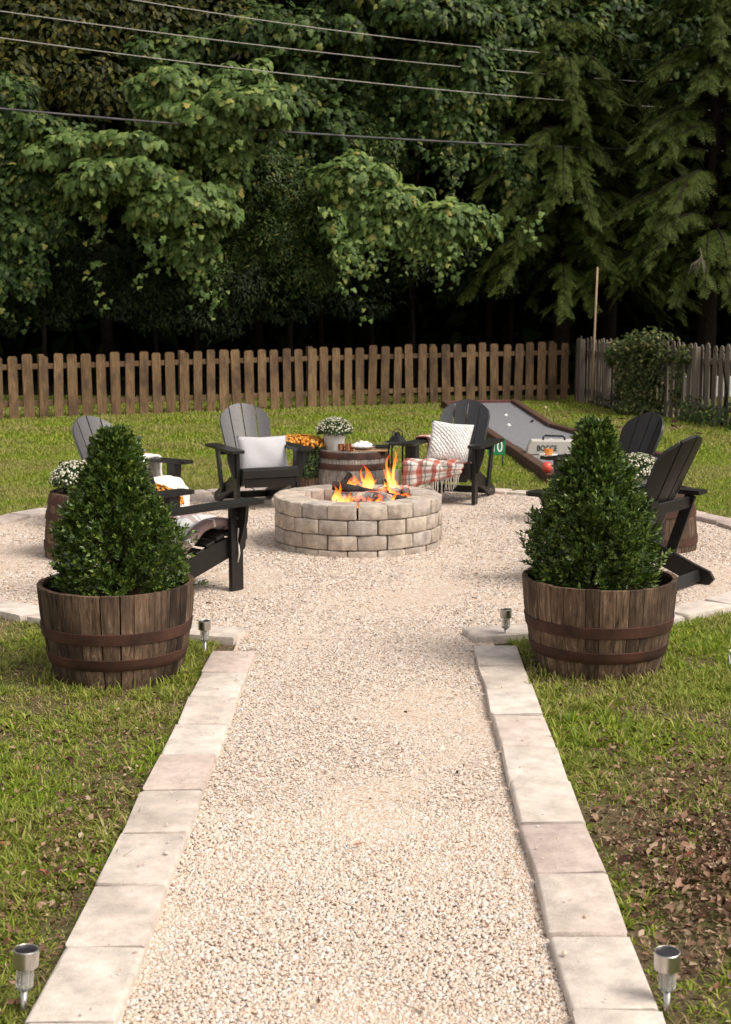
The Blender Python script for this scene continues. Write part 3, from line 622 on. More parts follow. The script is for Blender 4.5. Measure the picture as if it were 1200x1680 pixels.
tree('vine_covered_tree', 'tall upright column of vine climbing behind the power lines at the centre', 'tree', (1.0, 27.6), 9.2, .17, M['vine_mid'],
     [L(640, 40, 95, 60, 26.6, 1.2), L(720, 110, 70, 55, 26.3), L(740, 200, 50, 60, 26.2), L(690, 160, 45, 60, 26.4), L(755, 260, 28, 35, 26.2), L(560, 20, 80, 50, 26.8), L(750, 40, 60, 45, 26.5), L(800, 180, 60, 50, 26.6), L(640, 230, 60, 45, 26.8), L(560, 110, 70, 60, 26.9), L(820, 300, 50, 60, 26.6)], .145, VINE, 360,
     strands=[S(u, v, 25.8, l, n) for u, v, l, n in [(740, 230, 70, 26), (760, 240, 60, 20), (700, 200, 80, 20), (660, 110, 120, 26), (600, 60, 140, 24)]])
tree('vine_covered_tree', 'vine tangle at the top of the photo above the hemlock', 'tree', (3.2, 28.5), 9.5, .17, M['vine_mid'],
     [L(880, 15, 80, 40, 26.9), L(960, 40, 70, 40, 27), L(900, 110, 60, 50, 27), L(1130, 60, 90, 50, 27.4), L(820, 50, 50, 40, 26.8), L(1060, 10, 80, 30, 27.2)], .16, VINE, 220)
tree('vine_covered_tree', 'loose vine trails with yellowing leaves between the leafy dome and the column', 'tree', (-.9, 27.2), 8.8, .15, M['vine_mid'],
     [L(470, 70, 60, 60, 26.2), L(520, 170, 60, 60, 26), L(460, 200, 45, 50, 25.8), L(560, 220, 45, 40, 26), L(400, 60, 60, 50, 26.8), L(330, 90, 70, 40, 26.9), L(250, 110, 50, 40, 26.9)], .15, VINE, 150,
     strands=[S(u, v, 25.6, l, n) for u, v, l, n in [(450, 70, 150, 22), (480, 110, 140, 22), (520, 60, 200, 30), (560, 90, 160, 24), (500, 230, 60, 16)]])
DT = 'dark leaved trees in the woods'
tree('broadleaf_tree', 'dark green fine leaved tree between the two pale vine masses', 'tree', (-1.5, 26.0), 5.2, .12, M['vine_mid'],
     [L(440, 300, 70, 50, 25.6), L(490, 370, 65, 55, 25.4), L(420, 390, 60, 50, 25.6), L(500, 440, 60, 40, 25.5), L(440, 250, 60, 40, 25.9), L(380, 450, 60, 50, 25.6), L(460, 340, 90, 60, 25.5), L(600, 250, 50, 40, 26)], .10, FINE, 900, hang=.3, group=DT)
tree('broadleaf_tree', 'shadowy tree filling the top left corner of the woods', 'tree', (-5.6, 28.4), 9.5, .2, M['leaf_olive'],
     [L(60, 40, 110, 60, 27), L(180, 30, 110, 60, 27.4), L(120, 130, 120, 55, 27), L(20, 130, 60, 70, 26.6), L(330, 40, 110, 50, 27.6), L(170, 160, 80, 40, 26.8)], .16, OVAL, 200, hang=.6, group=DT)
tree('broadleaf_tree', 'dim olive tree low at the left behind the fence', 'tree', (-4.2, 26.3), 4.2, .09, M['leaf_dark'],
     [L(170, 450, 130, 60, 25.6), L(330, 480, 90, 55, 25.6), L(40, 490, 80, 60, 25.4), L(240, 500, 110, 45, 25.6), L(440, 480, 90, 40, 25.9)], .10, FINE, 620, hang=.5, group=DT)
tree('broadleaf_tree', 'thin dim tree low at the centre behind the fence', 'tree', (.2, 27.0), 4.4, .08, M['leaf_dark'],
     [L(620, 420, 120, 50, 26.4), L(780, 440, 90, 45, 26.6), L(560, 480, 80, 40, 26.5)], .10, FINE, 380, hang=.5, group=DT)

# hemlocks: drooping limbs carrying flat sprays of needles
def hem_spray(seed):
    r = np.random.RandomState(seed); V = []; T = []; k = 0
    def needles(p0, p1, nn, ln):
        nonlocal k
        ax = p1 - p0; l = np.linalg.norm(ax); ax /= l; sd_ = np.cross(ax, [0, 0, 1.0]); sd_ /= np.linalg.norm(sd_)
        for i in range(nn):
            for s in (-1, 1):
                p = p0 + ax * l * (i + r.rand() * .6) / nn; q = p + (sd_ * s * .85 + ax * .5) * ln * r.uniform(.7, 1.1) + np.array([0, 0, -.25 * ln]); wv = ax * ln * .24
                V.extend([p - wv, p + wv, q]); T.append((k, k + 1, k + 2)); k += 3
    for i in range(7):
        t = i / 6.0; base = np.array([0, t * .75, -.10 * t * t])
        for s in (-1, 1):
            ln = .34 * (1 - .72 * t) * r.uniform(.8, 1.15); tip = base + np.array([s * ln * .85, ln * .55, -.12 * ln - .05 * t]); needles(base, tip, 7, .055)
    needles(np.array([0, 0., 0]), np.array([0, 1.0, -.2]), 14, .05)
    return np.array(V), np.array(T)
HS = [hem_spray(i) for i in range(3)]
def hemlock(label, base, h, nb, reach, seed, zmin=2.2, ymax=None):
    r = np.random.RandomState(seed); root = thing('hemlock_tree', label, 'tree', (base[0], base[1], 0), group='hemlocks at the right of the woods')
    tm = MB(); tm.tube([(0, 0, -.1), (.05, 0, h * .5), (0, 0, h)], [.2, .13, .02], 9); tm.build('trunk', M['bark'], root, smooth=True)
    lm = MB(); acc = [Acc(), Acc(), Acc()]
    P = [[], [], []]; D = [[], [], []]; U = [[], [], []]; SS = [[], [], []]
    for i in range(nb):
        z = zmin + (h - zmin) * (i + r.rand()) / nb; a = r.uniform(-math.pi * 1.05, .05 * math.pi) if r.rand() < .85 else r.uniform(0, 3.1)
        ln = reach * (1 - (z - zmin) / (h - zmin) * .75) * r.uniform(.7, 1.15); out = np.array([math.cos(a), math.sin(a), 0]); pts = []
        for t in np.linspace(0, 1, 7): pts.append(np.array([0, 0, z]) + out * ln * t + np.array([0, 0, .28 * ln * t * (1 - t) * 1.6 - .30 * ln * t * t]))
        lm.tube([tuple(p) for p in pts], [.03 * (1 - .8 * t) + .004 for t in np.linspace(0, 1, 7)], 5)
        side = np.array([-out[1], out[0], 0])
        ns = int(18 + ln * 24)
        for j in range(ns):
            t = r.uniform(.18, 1.0); idx = t * 6; i0 = min(int(idx), 5); p = pts[i0] * (1 - idx + i0) + pts[i0 + 1] * (idx - i0)
            s = r.choice([-1, 1]); d = out * r.uniform(.35, 1) + side * s * r.uniform(.2, 1.0) * (1.15 - t * .6) + np.array([0, 0, -r.uniform(.15, .75)])
            q = r.randint(3); P[q].append(p); D[q].append(d / np.linalg.norm(d)); U[q].append(np.array([0, 0, 1.0]) + r.normal(size=3) * .25 + out * .2); SS[q].append(r.uniform(.26, .56) * (1.05 - .35 * t))
    A = Acc()
    for q in range(3):
        d = np.array(D[q]); u = np.array(U[q]); x = np.cross(d, u); x /= np.linalg.norm(x, axis=1, keepdims=True); z = np.cross(x, d); F = np.stack([x, d, z], 2)
        A.add(*scatter(HS[q][0], HS[q][1], np.array(P[q]), F, np.array(SS[q])))
    lm.build('branches', M['bark'], root, smooth=True)['kind'] = 'stuff'
    link('crown', A.mesh('crown', M['hemlock']), None, root)
    return root
hemlock('feathery hemlock just right of the power line ends, its lowest boughs over the pole', (3.85, 27.3), 8.3, 125, 2.9, 5, 2.3)
hemlock('hemlock at the far right whose drooping boughs reach the photo edge', (6.4, 26.0), 8.6, 115, 2.8, 9, 2.3)
hemlock('tall dark hemlock in shade between the other two, set farther back', (5.0, 28.6), 10.0, 70, 2.6, 12, 2.6)
# dead twigs dangling below the hemlocks
for (u, v, d, lab) in [(1150, 440, 23.6, 'bleached dead spray hanging lowest at the far right of the hemlocks')]:
    p = at(u, v - 12, d); tw = thing('dead_spray', lab, 'dead twig', p); b2 = MB(); b2.tube([(0, .1, .22), (.03, .05, .1), (0, 0, 0)], [.006, .005, .004], 5); b2.build('stem', M['twig'], tw)
    b3 = MB()
    for k in range(16):
        aa = random.uniform(-1.1, 1.1); ln_k = random.uniform(.12, .30); q1 = Vector((math.sin(aa) * ln_k * .6, random.uniform(-.05, .05), -math.cos(aa) * ln_k * .4)); q2 = q1 * 1.4 + Vector((0, 0, -ln_k * .5))
        b3.tube([(0, 0, random.uniform(0, .1)), q1, q2], [.004, .004, .002], 4, False)
    b3.build('twigs', M['twig'], tw)

# the deep wood behind: canopy stuff packed to shut out the sky, and trunks one can just make out
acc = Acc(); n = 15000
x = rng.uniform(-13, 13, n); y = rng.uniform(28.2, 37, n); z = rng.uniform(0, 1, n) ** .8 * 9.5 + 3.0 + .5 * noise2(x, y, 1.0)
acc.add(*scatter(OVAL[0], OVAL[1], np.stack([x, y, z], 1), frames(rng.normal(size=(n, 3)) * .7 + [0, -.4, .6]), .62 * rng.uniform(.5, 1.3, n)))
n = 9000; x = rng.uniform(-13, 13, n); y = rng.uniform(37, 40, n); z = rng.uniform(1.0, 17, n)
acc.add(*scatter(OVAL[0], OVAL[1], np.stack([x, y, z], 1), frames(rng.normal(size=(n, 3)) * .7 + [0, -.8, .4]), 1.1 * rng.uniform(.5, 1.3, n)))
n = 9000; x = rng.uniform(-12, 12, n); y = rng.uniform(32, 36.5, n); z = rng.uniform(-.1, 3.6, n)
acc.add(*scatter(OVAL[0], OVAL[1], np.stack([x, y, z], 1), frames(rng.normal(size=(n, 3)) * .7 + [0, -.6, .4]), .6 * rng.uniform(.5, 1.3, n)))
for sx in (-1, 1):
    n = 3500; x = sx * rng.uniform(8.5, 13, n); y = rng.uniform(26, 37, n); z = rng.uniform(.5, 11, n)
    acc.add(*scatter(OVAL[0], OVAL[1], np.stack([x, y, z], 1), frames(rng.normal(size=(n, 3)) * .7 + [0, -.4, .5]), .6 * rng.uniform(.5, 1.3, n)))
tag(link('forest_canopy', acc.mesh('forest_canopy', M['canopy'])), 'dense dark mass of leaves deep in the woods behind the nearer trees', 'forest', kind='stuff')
for i, (x, y, r) in enumerate([(-5.3, 28.5, .06), (-2.2, 29.5, .07), (2.6, 29.6, .06)]):
    t_ = MB(); t_.tube([(0, 0, -.1), (random.uniform(-.2, .2), 0, 3), (random.uniform(-.4, .4), 0, 8)], [r * 1.2, r, r * .7], 8); o = t_.build('tree_trunk', M['bark'], smooth=True); o.location = (x, y, 0)
    tag(o, ['bare dark tree trunk in the shade behind the left part of the fence', 'bare dark tree trunk in the shade left of the vine shelf', 'bare dark tree trunk in the shade behind the right end of the brown fence'][i], 'tree trunk', 'trunks in the deep shade')
# ivy on the grey fence, weeds at its foot
def ivy_clump(name, label, cat, lobes, size, mat, tmpl, dens, strands=()):
    c0 = lobes[0][0]; root = thing(name, label, cat, (c0[0], c0[1], 0)); B = Vector((c0[0], c0[1], 0)); acc = Acc()
    for (c, r) in lobes: blob(acc, Vector(c) - B, r, int((r[0] * r[2] + r[1] * r[2] + r[0] * r[1]) / 3 * 8 * dens), size, tmpl, rough=.4, front=False)
    for (p, l_, n) in strands: strand(acc, Vector(p) - B, l_, n, size, tmpl, .05)
    link('leaves', acc.mesh('leaves', mat), None, root); s = MB(); s.tube([(0, 0, -.05), (.06, 0, .5), (-.03, 0, 1.0)], [.025, .02, .01], 6); s.build('stem', M['bark'], root, smooth=True); return root
ivy_clump('ivy', 'dark ivy smothering the grey fence, a pale leafy tuft on its top', 'ivy', [((4.55, 22.0, 1.24), (.34, .22, .15)), ((4.36, 22.4, 1.15), (.25, .22, .16)), ((4.42, 22.2, 1.08), (.30, .16, .14)), ((4.5, 22.1, .80), (.26, .12, .30)), ((4.45, 22.2, .40), (.26, .12, .40)), ((4.2, 23.2, 1.0), (.16, .2, .16)), ((4.78, 21.7, 1.02), (.18, .14, .12)), ((4.86, 21.4, .62), (.10, .08, .42)), ((4.30, 23.0, .6), (.14, .25, .45)), ((4.66, 21.9, .62), (.18, .10, .42)), ((4.38, 22.7, .75), (.18, .2, .4)), ((4.95, 21.2, 1.02), (.16, .16, .12)), ((4.25, 23.6, .95), (.12, .22, .18)), ((4.55, 22.1, .1), (.4, .3, .12)), ((4.45, 22.2, .15), (.36, .2, .15))], .05, M['vine_dim'], VINE, 1100)
ivy_clump('weeds', 'low dark weeds at the foot of the grey fence on the right', 'weeds', [((5.25, 20.2, .14), (.36, .5, .17)), ((5.6, 19.3, .12), (.4, .5, .14)), ((5.0, 20.8, .2), (.26, .3, .2)), ((5.9, 18.4, .1), (.5, .5, .12))], .075, M['vine_mid'], OVAL, 500)
ivy_clump('weeds', 'small dark bush at the fence corner beside the tall pole', 'weeds', [((4.28, 23.6, .16), (.25, .35, .2)), ((4.2, 24.2, .1), (.2, .3, .12))], .06, M['leaf_dark'], OVAL, 500)

# ================================================================ bocce court
A_, B_, K_, C_, D_ = (1.40, 24.3), (2.66, 24.6), (2.64, 19.4), (3.40, 14.9), (1.86, 13.45)
cr = thing('bocce_court', 'long grey crushed stone bocce court framed in brown timbers', 'court', (D_[0], D_[1], 0))
def cp(x, y, z=0): return (x - D_[0], y - D_[1], z)
s = MB(); s.add([cp(*A_, .055), cp(*B_, .055), cp(*K_, .055), cp(*C_, .055), cp(*D_, .055)], [(0, 1, 2, 3, 4)]); s.build('court_surface', M['court'], cr)
def beam(p, q, name, mat, n, w_=.11, h_=.105):
    p = Vector(p); q = Vector(q); d = q - p; Ls = d.length / n; d.normalize(); ang = math.atan2(d.y, d.x)
    for i in range(n):
        c = p + d * Ls * (i + .5); m_ = MB(); m_.box((0, 0, 0), (Ls - .006, w_, h_), bev=.008); o = m_.build(name, mat, cr); o.location = (c.x - D_[0], c.y - D_[1], h_ / 2 + random.uniform(-.008, .006)); o.rotation_euler = (0, 0, ang + R(random.uniform(-.4, .4)))
beam((D_[0], D_[1] + .1), A_, 'timber', M['timber'], 4); beam(K_, B_, 'timber', M['timber'], 2); beam((C_[0], C_[1] + .1), (K_[0], K_[1] - .02), 'timber', M['timber'], 2)
beam((A_[0] - .05, A_[1] + .1), (B_[0] + .05, B_[1] + .1), 'timber', M['timber_red'], 1)
beam((D_[0] - .06, D_[1] - .06), (C_[0] + .05, C_[1] - .04), 'timber', M['timber_red'], 2)
# cream bag
bg_ = thing('bocce_bag', 'cream carrying bag printed BOCCE with black handle standing on the grey court', 'bag', (2.12, 15.4, .05), R(-4))
m_ = MB(); hw = .30; dp = .12; prof = [(-.30, 0), (.30, 0), (.315, .02), (.30, .12), (.25, .20), (-.25, .20), (-.29, .14), (-.315, .02)]
m_.prism(prof, -dp, dp, 'y'); o = m_.build('body', M['case'], bg_)
bv = o.modifiers.new('bevel', 'BEVEL'); bv.width = .018; bv.segments = 3
m_ = MB(); m_.box((0, 0, .045), (.634, .246, .007)); m_.build('zip', M['black'], bg_)
m_ = MB(); m_.tube([(-.12, -.03, .17), (-.12, -.03, .235), (-.10, -.03, .25), (.10, -.03, .245), (.12, -.03, .225), (.12, -.03, .17)], .012, 6); m_.build('handle', M['black'], bg_, True)
def letters(txt, size, mat, parent, loc, rot, name='lettering', ext=.001):
    cu = bpy.data.curves.new('t', 'FONT'); cu.body = txt; cu.size = size; cu.align_x = 'CENTER'; cu.align_y = 'CENTER'; cu.extrude = ext; cu.offset = size * .012
    to = bpy.data.objects.new('t', cu); COL.objects.link(to); dg = bpy.context.evaluated_depsgraph_get(); me = bpy.data.meshes.new_from_object(to.evaluated_get(dg)); bpy.data.objects.remove(to)
    me.materials.clear(); me.materials.append(mat); o = link(name, me, None, parent); o.location = loc; o.rotation_euler = rot; o.scale = (.8, 1, 1); return o
letters('BOCCE', .085, M['black'], bg_, (-.08, -dp - .004, .115), (R(90), 0, 0))
m_ = MB(); m_.lathe([(0, -.055)] + [(.055 * math.cos(a), .055 * math.sin(a)) for a in np.linspace(-1.4, 1.4, 9)] + [(0, .055)], 16); o = m_.build('bocce_ball', M['red_ball'], smooth=True); o.location = (1.80, 13.50, .158)
tag(o, 'red bocce ball resting on the near corner of the court timber', 'ball')
for (x, y, wl) in ((2.05, 19.6, 'left of the middle of'), (2.35, 17.3, 'nearest the camera on'), (2.2, 21.5, 'farthest away on')):
    m_ = MB(); m_.lathe([(0, -.03)] + [(.03 * math.cos(a), .03 * math.sin(a)) for a in np.linspace(-1.4, 1.4, 6)] + [(0, .03)], 10); o = m_.build('pale_stone', M['white_paint'], smooth=True); o.location = (x, y, .06); tag(o, 'small white speck ' + wl + ' the grey court surface', 'stone', 'white specks on the court')
sg = thing('number_sign', 'small green sign with white number 10 behind the right chair', 'sign', (1.43, 14.9, 0), R(6))
m_ = MB(); m_.box((0, 0, .22), (.19, .012, .18), bev=.003); m_.build('board', M['green_sign'], sg)
letters('10', .17, M['white_paint'], sg, (.0, -.0085, .22), (R(90), 0, 0))
m_ = MB(); m_.box((-.07, .012, .14), (.012, .010, .30)); m_.build('stake', M['black_metal'], sg); m_ = MB(); m_.box((.07, .012, .14), (.012, .010, .30)); m_.build('stake', M['black_metal'], sg)

# ================================================================ half barrels
def half_barrel(name, label, cat, loc, rb, rt, h, inverted=False, seed=0, rz=0.0, planter=True, nst=27, group=None, hoops=((.545, .054), (.27, .054)), sm=None):
    r = random.Random(seed); root = thing(name, label, cat, loc, rz, group=group)
    cuts = []; a = 0
    ws = [r.uniform(.7, 1.35) for _ in range(nst)]; tot = sum(ws)
    def rad(t): return rb + (rt - rb) * t + .017 * math.sin(math.pi * t * .93 + .1)
    for wv in ws:
        da = 2 * math.pi * wv / tot; gap = .009 if r.random() < .12 else .0022; a0 = a + gap / 2 / rb; a1 = a + da - gap / 2 / rb; a += da; am = (a0 + a1) / 2
        m_ = MB(); hh = h + r.uniform(-.0025, .002); ro = r.uniform(-.0015, .0015); vs = []; fs = []; nz = 4; na = 3
        for kz in range(nz):
            t = kz / (nz - 1)
            for side, th in ((0, 0), (1, -.026)):
                for ka in range(na):
                    aa = a0 + (a1 - a0) * ka / (na - 1) - am; R_ = rad(t) + ro + th - (.003 if ka != 1 and side == 0 else 0)
                    vs.append((R_ * math.cos(aa), R_ * math.sin(aa), t * hh))
        def ix(kz, sd2, ka): return kz * 2 * na + sd2 * na + ka
        for kz in range(nz - 1):
            for ka in range(na - 1):
                fs += [(ix(kz, 0, ka), ix(kz, 0, ka + 1), ix(kz + 1, 0, ka + 1), ix(kz + 1, 0, ka)), (ix(kz, 1, ka), ix(kz + 1, 1, ka), ix(kz + 1, 1, ka + 1), ix(kz, 1, ka + 1))]
            fs += [(ix(kz, 0, 0), ix(kz + 1, 0, 0), ix(kz + 1, 1, 0), ix(kz, 1, 0)), (ix(kz, 0, 2), ix(kz, 1, 2), ix(kz + 1, 1, 2), ix(kz + 1, 0, 2))]
        for ka in range(na - 1):
            fs += [(ix(nz - 1, 0, ka), ix(nz - 1, 0, ka + 1), ix(nz - 1, 1, ka + 1), ix(nz - 1, 1, ka)), (ix(0, 0, ka), ix(0, 1, ka), ix(0, 1, ka + 1), ix(0, 0, ka + 1))]
        m_.add(vs, fs); o = m_.build('stave', sm or M['stave'], root); o.rotation_euler = (0, 0, am)
        autosmooth(o.data, 40)
    for (t, hw_) in hoops:
        m_ = MB(); t0 = t - hw_ / h / 2; t1 = t + hw_ / h / 2; n = 48
        prof = [(rad(t0) + .001, t0 * h), (rad(t0) + .0036, t0 * h + .002), (rad((t0 + t1) / 2) + .0036, (t0 + t1) / 2 * h), (rad(t1) + .0036, t1 * h - .002), (rad(t1) + .001, t1 * h), (rad(t1) - .004, t1 * h), (rad(t0) - .004, t0 * h), (rad(t0) + .001, t0 * h)]
        m_.lathe(prof, n); m_.f = [f for f in m_.f if len(f) == 4]; o = m_.build('hoop', M['hoop'], root); autosmooth(o.data, 40)
    if planter:
        m_ = MB(); prof = [(0, h - .055), (rt - .032, h - .065)]; m_.lathe([(rt - .030, h - .085), (.18, h - .055), (0.001, h - .045)], 28); m_.build('soil', M['soil'], root)
        m_ = MB(); m_.lathe([(rt - .028, h - .012), (rb - .028, .03), (.001, .03)], 28); m_.f = [f for f in m_.f if len(f) == 4]; m_.build('inner_sleeve', M['stave_in'], root)
    else:
        R_ = rt - .028; n = 6
        for i in range(n):
            x0 = -R_ + 2 * R_ * i / n + .002; x1 = -R_ + 2 * R_ * (i + 1) / n - .002; pts = []
            for k in range(7): x = x0 + (x1 - x0) * k / 6; pts.append((x, math.sqrt(max(0, R_ * R_ - x * x))))
            poly = pts + [(x, -y) for x, y in reversed(pts)]; m_ = MB(); m_.prism(poly, h - .035, h - .012, 'z'); m_.build('head_board', M['stave'], root)
    return root
half_barrel('barrel_planter', 'half whiskey barrel planter on the grass left of the path, holding the left boxwood', 'planter', (-1.165, 6.29, 0), .290, .362, .447, seed=3)
half_barrel('barrel_planter', 'darker half whiskey barrel planter on the grass right of the path, holding the right boxwood', 'planter', (1.115, 6.42, 0), .290, .366, .447, seed=8, rz=1.0)
BG = 'half barrels turned upside down as tables'
HP = ((.90, .06), (.66, .055), (.2, .06))
half_barrel('barrel_table', 'upturned half barrel table behind the fire ring carrying the tray and white mum', 'table', (-.12, 12.75, 0), .375, .315, .42, seed=21, planter=False, hoops=HP, sm=M['stave_grey'])
half_barrel('barrel_table', 'upturned half barrel table half hidden behind the left boxwood', 'table', (-1.86, 9.45, 0), .375, .325, .46, seed=22, planter=False, hoops=HP)
half_barrel('barrel_table', 'upturned half barrel table between the two right hand chairs', 'table', (2.02, 9.75, 0), .36, .31, .44, seed=23, planter=False, hoops=HP)

# ---- boxwoods
def boxwood(label, loc, z0, z1, prof, seed, n=3600):
    r = np.random.RandomState(seed); root = thing('boxwood_shrub', label, 'shrub', loc)
    t = r.rand(n) ** .85; t = np.concatenate([t, 1 - np.abs(r.normal(0, .03, 90))]); n = len(t); t = np.clip(t, 0, 1); a = r.uniform(0, 6.283, n)
    px = [p[0] for p in prof]; pr = [p[1] for p in prof]
    rad = np.interp(t, px, pr) * (1 + .26 * noise2(np.cos(a) * 2.2 + seed, t * 5 + np.sin(a) * 2.2, 2.0) + .12 * noise2(np.cos(a) * 5 + seed, t * 11 + np.sin(a) * 5, 2.2))
    dep = np.where(r.rand(n) < .42, r.uniform(.5, .93, n), r.uniform(.93, 1.06, n)); stick = np.where(r.rand(n) < .09, r.uniform(1.05, 1.28, n), 1.0); rr = rad * dep * stick
    P = np.stack([rr * np.cos(a), rr * np.sin(a), z0 + (z1 - z0) * t], 1)
    kk = (noise2(np.cos(a) * 4 + seed * 2, t * 9 + np.sin(a) * 4, 2.4) > -.50) | (dep < .9); P = P[kk]; a = a[kk]; t = t[kk]; n = len(t)
    d = np.stack([np.cos(a) * .8, np.sin(a) * .8, .55 + .7 * t], 1) + r.normal(size=(n, 3)) * .28; d /= np.linalg.norm(d, axis=1, keepdims=True)
    x = np.cross(d, r.normal(size=(n, 3))); x /= np.linalg.norm(x, axis=1, keepdims=True); F = np.stack([x, d, np.cross(x, d)], 2)
    A = Acc()
    for q in range(3):
        sp3 = sprig(OVAL, 11, .062, .024, .95, seed * 3 + q); k = np.arange(n) % 3 == q
        A.add(*scatter(sp3[0], sp3[1], P[k], F[k], r.uniform(.8, 1.2, k.sum())))
    link('foliage', A.mesh('foliage', M['boxwood']), None, root)
    m_ = MB(); m_.tube([(0, 0, z0 - .12), (.01, 0, (z0 + z1) / 2), (0, 0, z1 - .1)], [.022, .016, .006], 7)
    for i in range(16):
        z = z0 + (z1 - z0) * (i + .5) / 20; aa = i * 2.4; q = np.interp((z - z0) / (z1 - z0), px, pr) * .8; m_.tube([(0, 0, z - .04), (q * .5 * math.cos(aa), q * .5 * math.sin(aa), z + .02), (q * math.cos(aa), q * math.sin(aa), z + .08)], [.008, .005, .002], 5)
    m_.build('stem', M['bark'], root, True); return root
boxwood('conical boxwood with broad slope growing in the left barrel planter', (-1.155, 6.29, 0), .37, 1.10, [(0, .18), (.06, .21), (.22, .226), (.42, .205), (.58, .150), (.72, .100), (.84, .07), (.94, .045), (1, .015)], 4)
boxwood('taller rounded boxwood with a narrow leaning tip growing in the right barrel planter', (1.075, 6.42, 0), .37, 1.13, [(0, .2), (.07, .235), (.25, .248), (.43, .222), (.60, .165), (.74, .112), (.82, .065), (.92, .05), (1, .02)], 6)

# ================================================================ fire ring
PX, PY, PO, PI_, PH = -.055, 9.89, .605, .39, .375
ring = thing('fire_ring', 'round fire pit ring of tan tumbled concrete blocks', 'fire pit', (PX, PY, 0))
nbk = 18; ch = .106
def wedge(seed, top=False):
    a = math.pi / nbk - .006; r1 = PO; r0 = PI_; pr = random.Random(seed); bm = bmesh.new()
    pts = [(r0 * math.sin(-a), -r0 * math.cos(a)), (r0 * math.sin(a), -r0 * math.cos(a)), (r1 * math.sin(a), -r1 * math.cos(a)), (0, -r1 * 1.012), (r1 * math.sin(-a), -r1 * math.cos(a))]
    vb = [bm.verts.new((x, y, .002)) for x, y in pts]; vt = [bm.verts.new((x, y, ch - .003)) for x, y in pts]
    bm.faces.new(vb); bm.faces.new(vt[::-1])
    for i in range(5): bm.faces.new((vb[i], vt[i], vt[(i + 1) % 5], vb[(i + 1) % 5]))
    bmesh.ops.recalc_face_normals(bm, faces=bm.faces)
    bmesh.ops.bevel(bm, geom=[e for e in bm.edges if e.calc_face_angle(0) > .3], offset=.010, segments=2, affect='EDGES', profile=.6)
    for v in bm.verts: v.co += Vector((pr.uniform(-1, 1), pr.uniform(-1, 1), pr.uniform(-1, 1))) * .0028
    me = bpy.data.meshes.new('block'); bm.to_mesh(me); bm.free(); autosmooth(me, 55); me.materials.append(M['block']); return me
WD = [wedge(i) for i in range(6)]
for c in range(4):
    for k in range(nbk):
        o = link('block', random.choice(WD), None, ring); o.rotation_euler = (0, 0, 2 * math.pi * (k + (.5 if c % 2 else .18)) / nbk + R(random.uniform(-.4, .4))); o.location = (0, 0, PH - (4 - c) * ch); s_ = random.uniform(.992, 1.01); o.scale = (s_, s_, 1)
glow_stop = MB(); glow_stop.lathe([(.50, .0), (.50, PH - .035), (.485, PH - .035), (.485, .0)], 40); glow_stop.f = [f for f in glow_stop.f if len(f) == 4]; glow_stop.build('inner_sleeve', M['stave_in'], ring)  # added sleeve hidden in the blocks, keeps ember glow from leaking through gaps
ash = MB(); ash.lathe([(PI_ + .02, .10), (.2, .14), (.001, .15)], 24); M['ash'] = simple('ash', (.10, .09, .085), (.38, .36, .34), 25, .95, .1, bs=1, bd=.03); ash.build('ash_bed', M['ash'], ring)
# logs
m, nt, b = newmat('burning_log', .9, .15)
n = noise(nt, 9, 6, .7); c = ramp(nt, n, [(.32, (.02, .016, .014)), (.45, (.12, .10, .09)), (.6, (.46, .43, .40))]); nt.links.new(c, b.inputs['Base Color'])
e = noise(nt, 16, 4, .7); ef = ramp(nt, e, [(.52, (0, 0, 0)), (.64, (1, .10, .012))]); nt.links.new(ef, b.inputs['Emission Color']); b.inputs['Emission Strength'].default_value = 2.4; bump(nt, b, n, 1, .02); M['log_hot'] = m
M['log_dark'] = simple('charred_log', (.010, .009, .008), (.06, .05, .045), 18, .9, .15, bs=1, bd=.02)
def log(a, b_, r, mat, label):
    a = Vector(a); b_ = Vector(b_); m_ = MB(); pts = [a.lerp(b_, t) + Vector((random.uniform(-1, 1), random.uniform(-1, 1), random.uniform(-1, 1))) * r * .18 for t in np.linspace(0, 1, 7)]
    m_.tube(pts, [r * random.uniform(.88, 1.1) for _ in pts], 10); c = (a + b_) / 2; o = m_.build('firewood_log', mat, smooth=False); autosmooth(o.data, 60); return tag(o, label, 'log')
def F_(u, v, y): return at(u, v, y)
Y0 = PY
log(F_(545, 795, Y0 - .05), F_(668, 822, Y0 - .02), .033, M['log_dark'], 'long charred log lying across the top of the fire')
log(F_(546, 818, Y0 - .12), F_(640, 822, Y0 - .15), .062, M['log_hot'], 'thick ashy white and glowing log low at the front of the fire')
log(F_(628, 812, Y0 + .08), F_(672, 806, Y0 + .12), .048, M['log_hot'], 'short dark log burning at the right side of the ring')
log(F_(568, 784, Y0 + .15), F_(620, 812, Y0 + .1), .035, M['log_hot'], 'small glowing log at the back, under the tallest flame')
log(F_(562, 795, Y0 + .08), F_(575, 778, Y0 + .12), .022, M['log_dark'], 'stubby black log end poking up at the left of the flames')
log(F_(632, 786, Y0 + .10), F_(641, 812, Y0 + .05), .008, M['log_dark'], 'thin charred stick standing up at the right of the fire')
em = Acc(); n = 500; a = rng.uniform(0, 6.283, n); rr = PI_ * np.sqrt(rng.rand(n)) * .86; P = np.stack([rr * np.cos(a) + PX, rr * np.sin(a) + PY, rng.uniform(.13, .19, n)], 1); em.add(*scatter(ICO[0], ICO[1], P, frames(rng.normal(size=(n, 3))), .04 * rng.uniform(.5, 1.3, n)))
tag(link('embers', em.mesh('embers', M['log_hot'])), 'glowing embers and coals heaped under the burning logs', 'embers', kind='stuff')
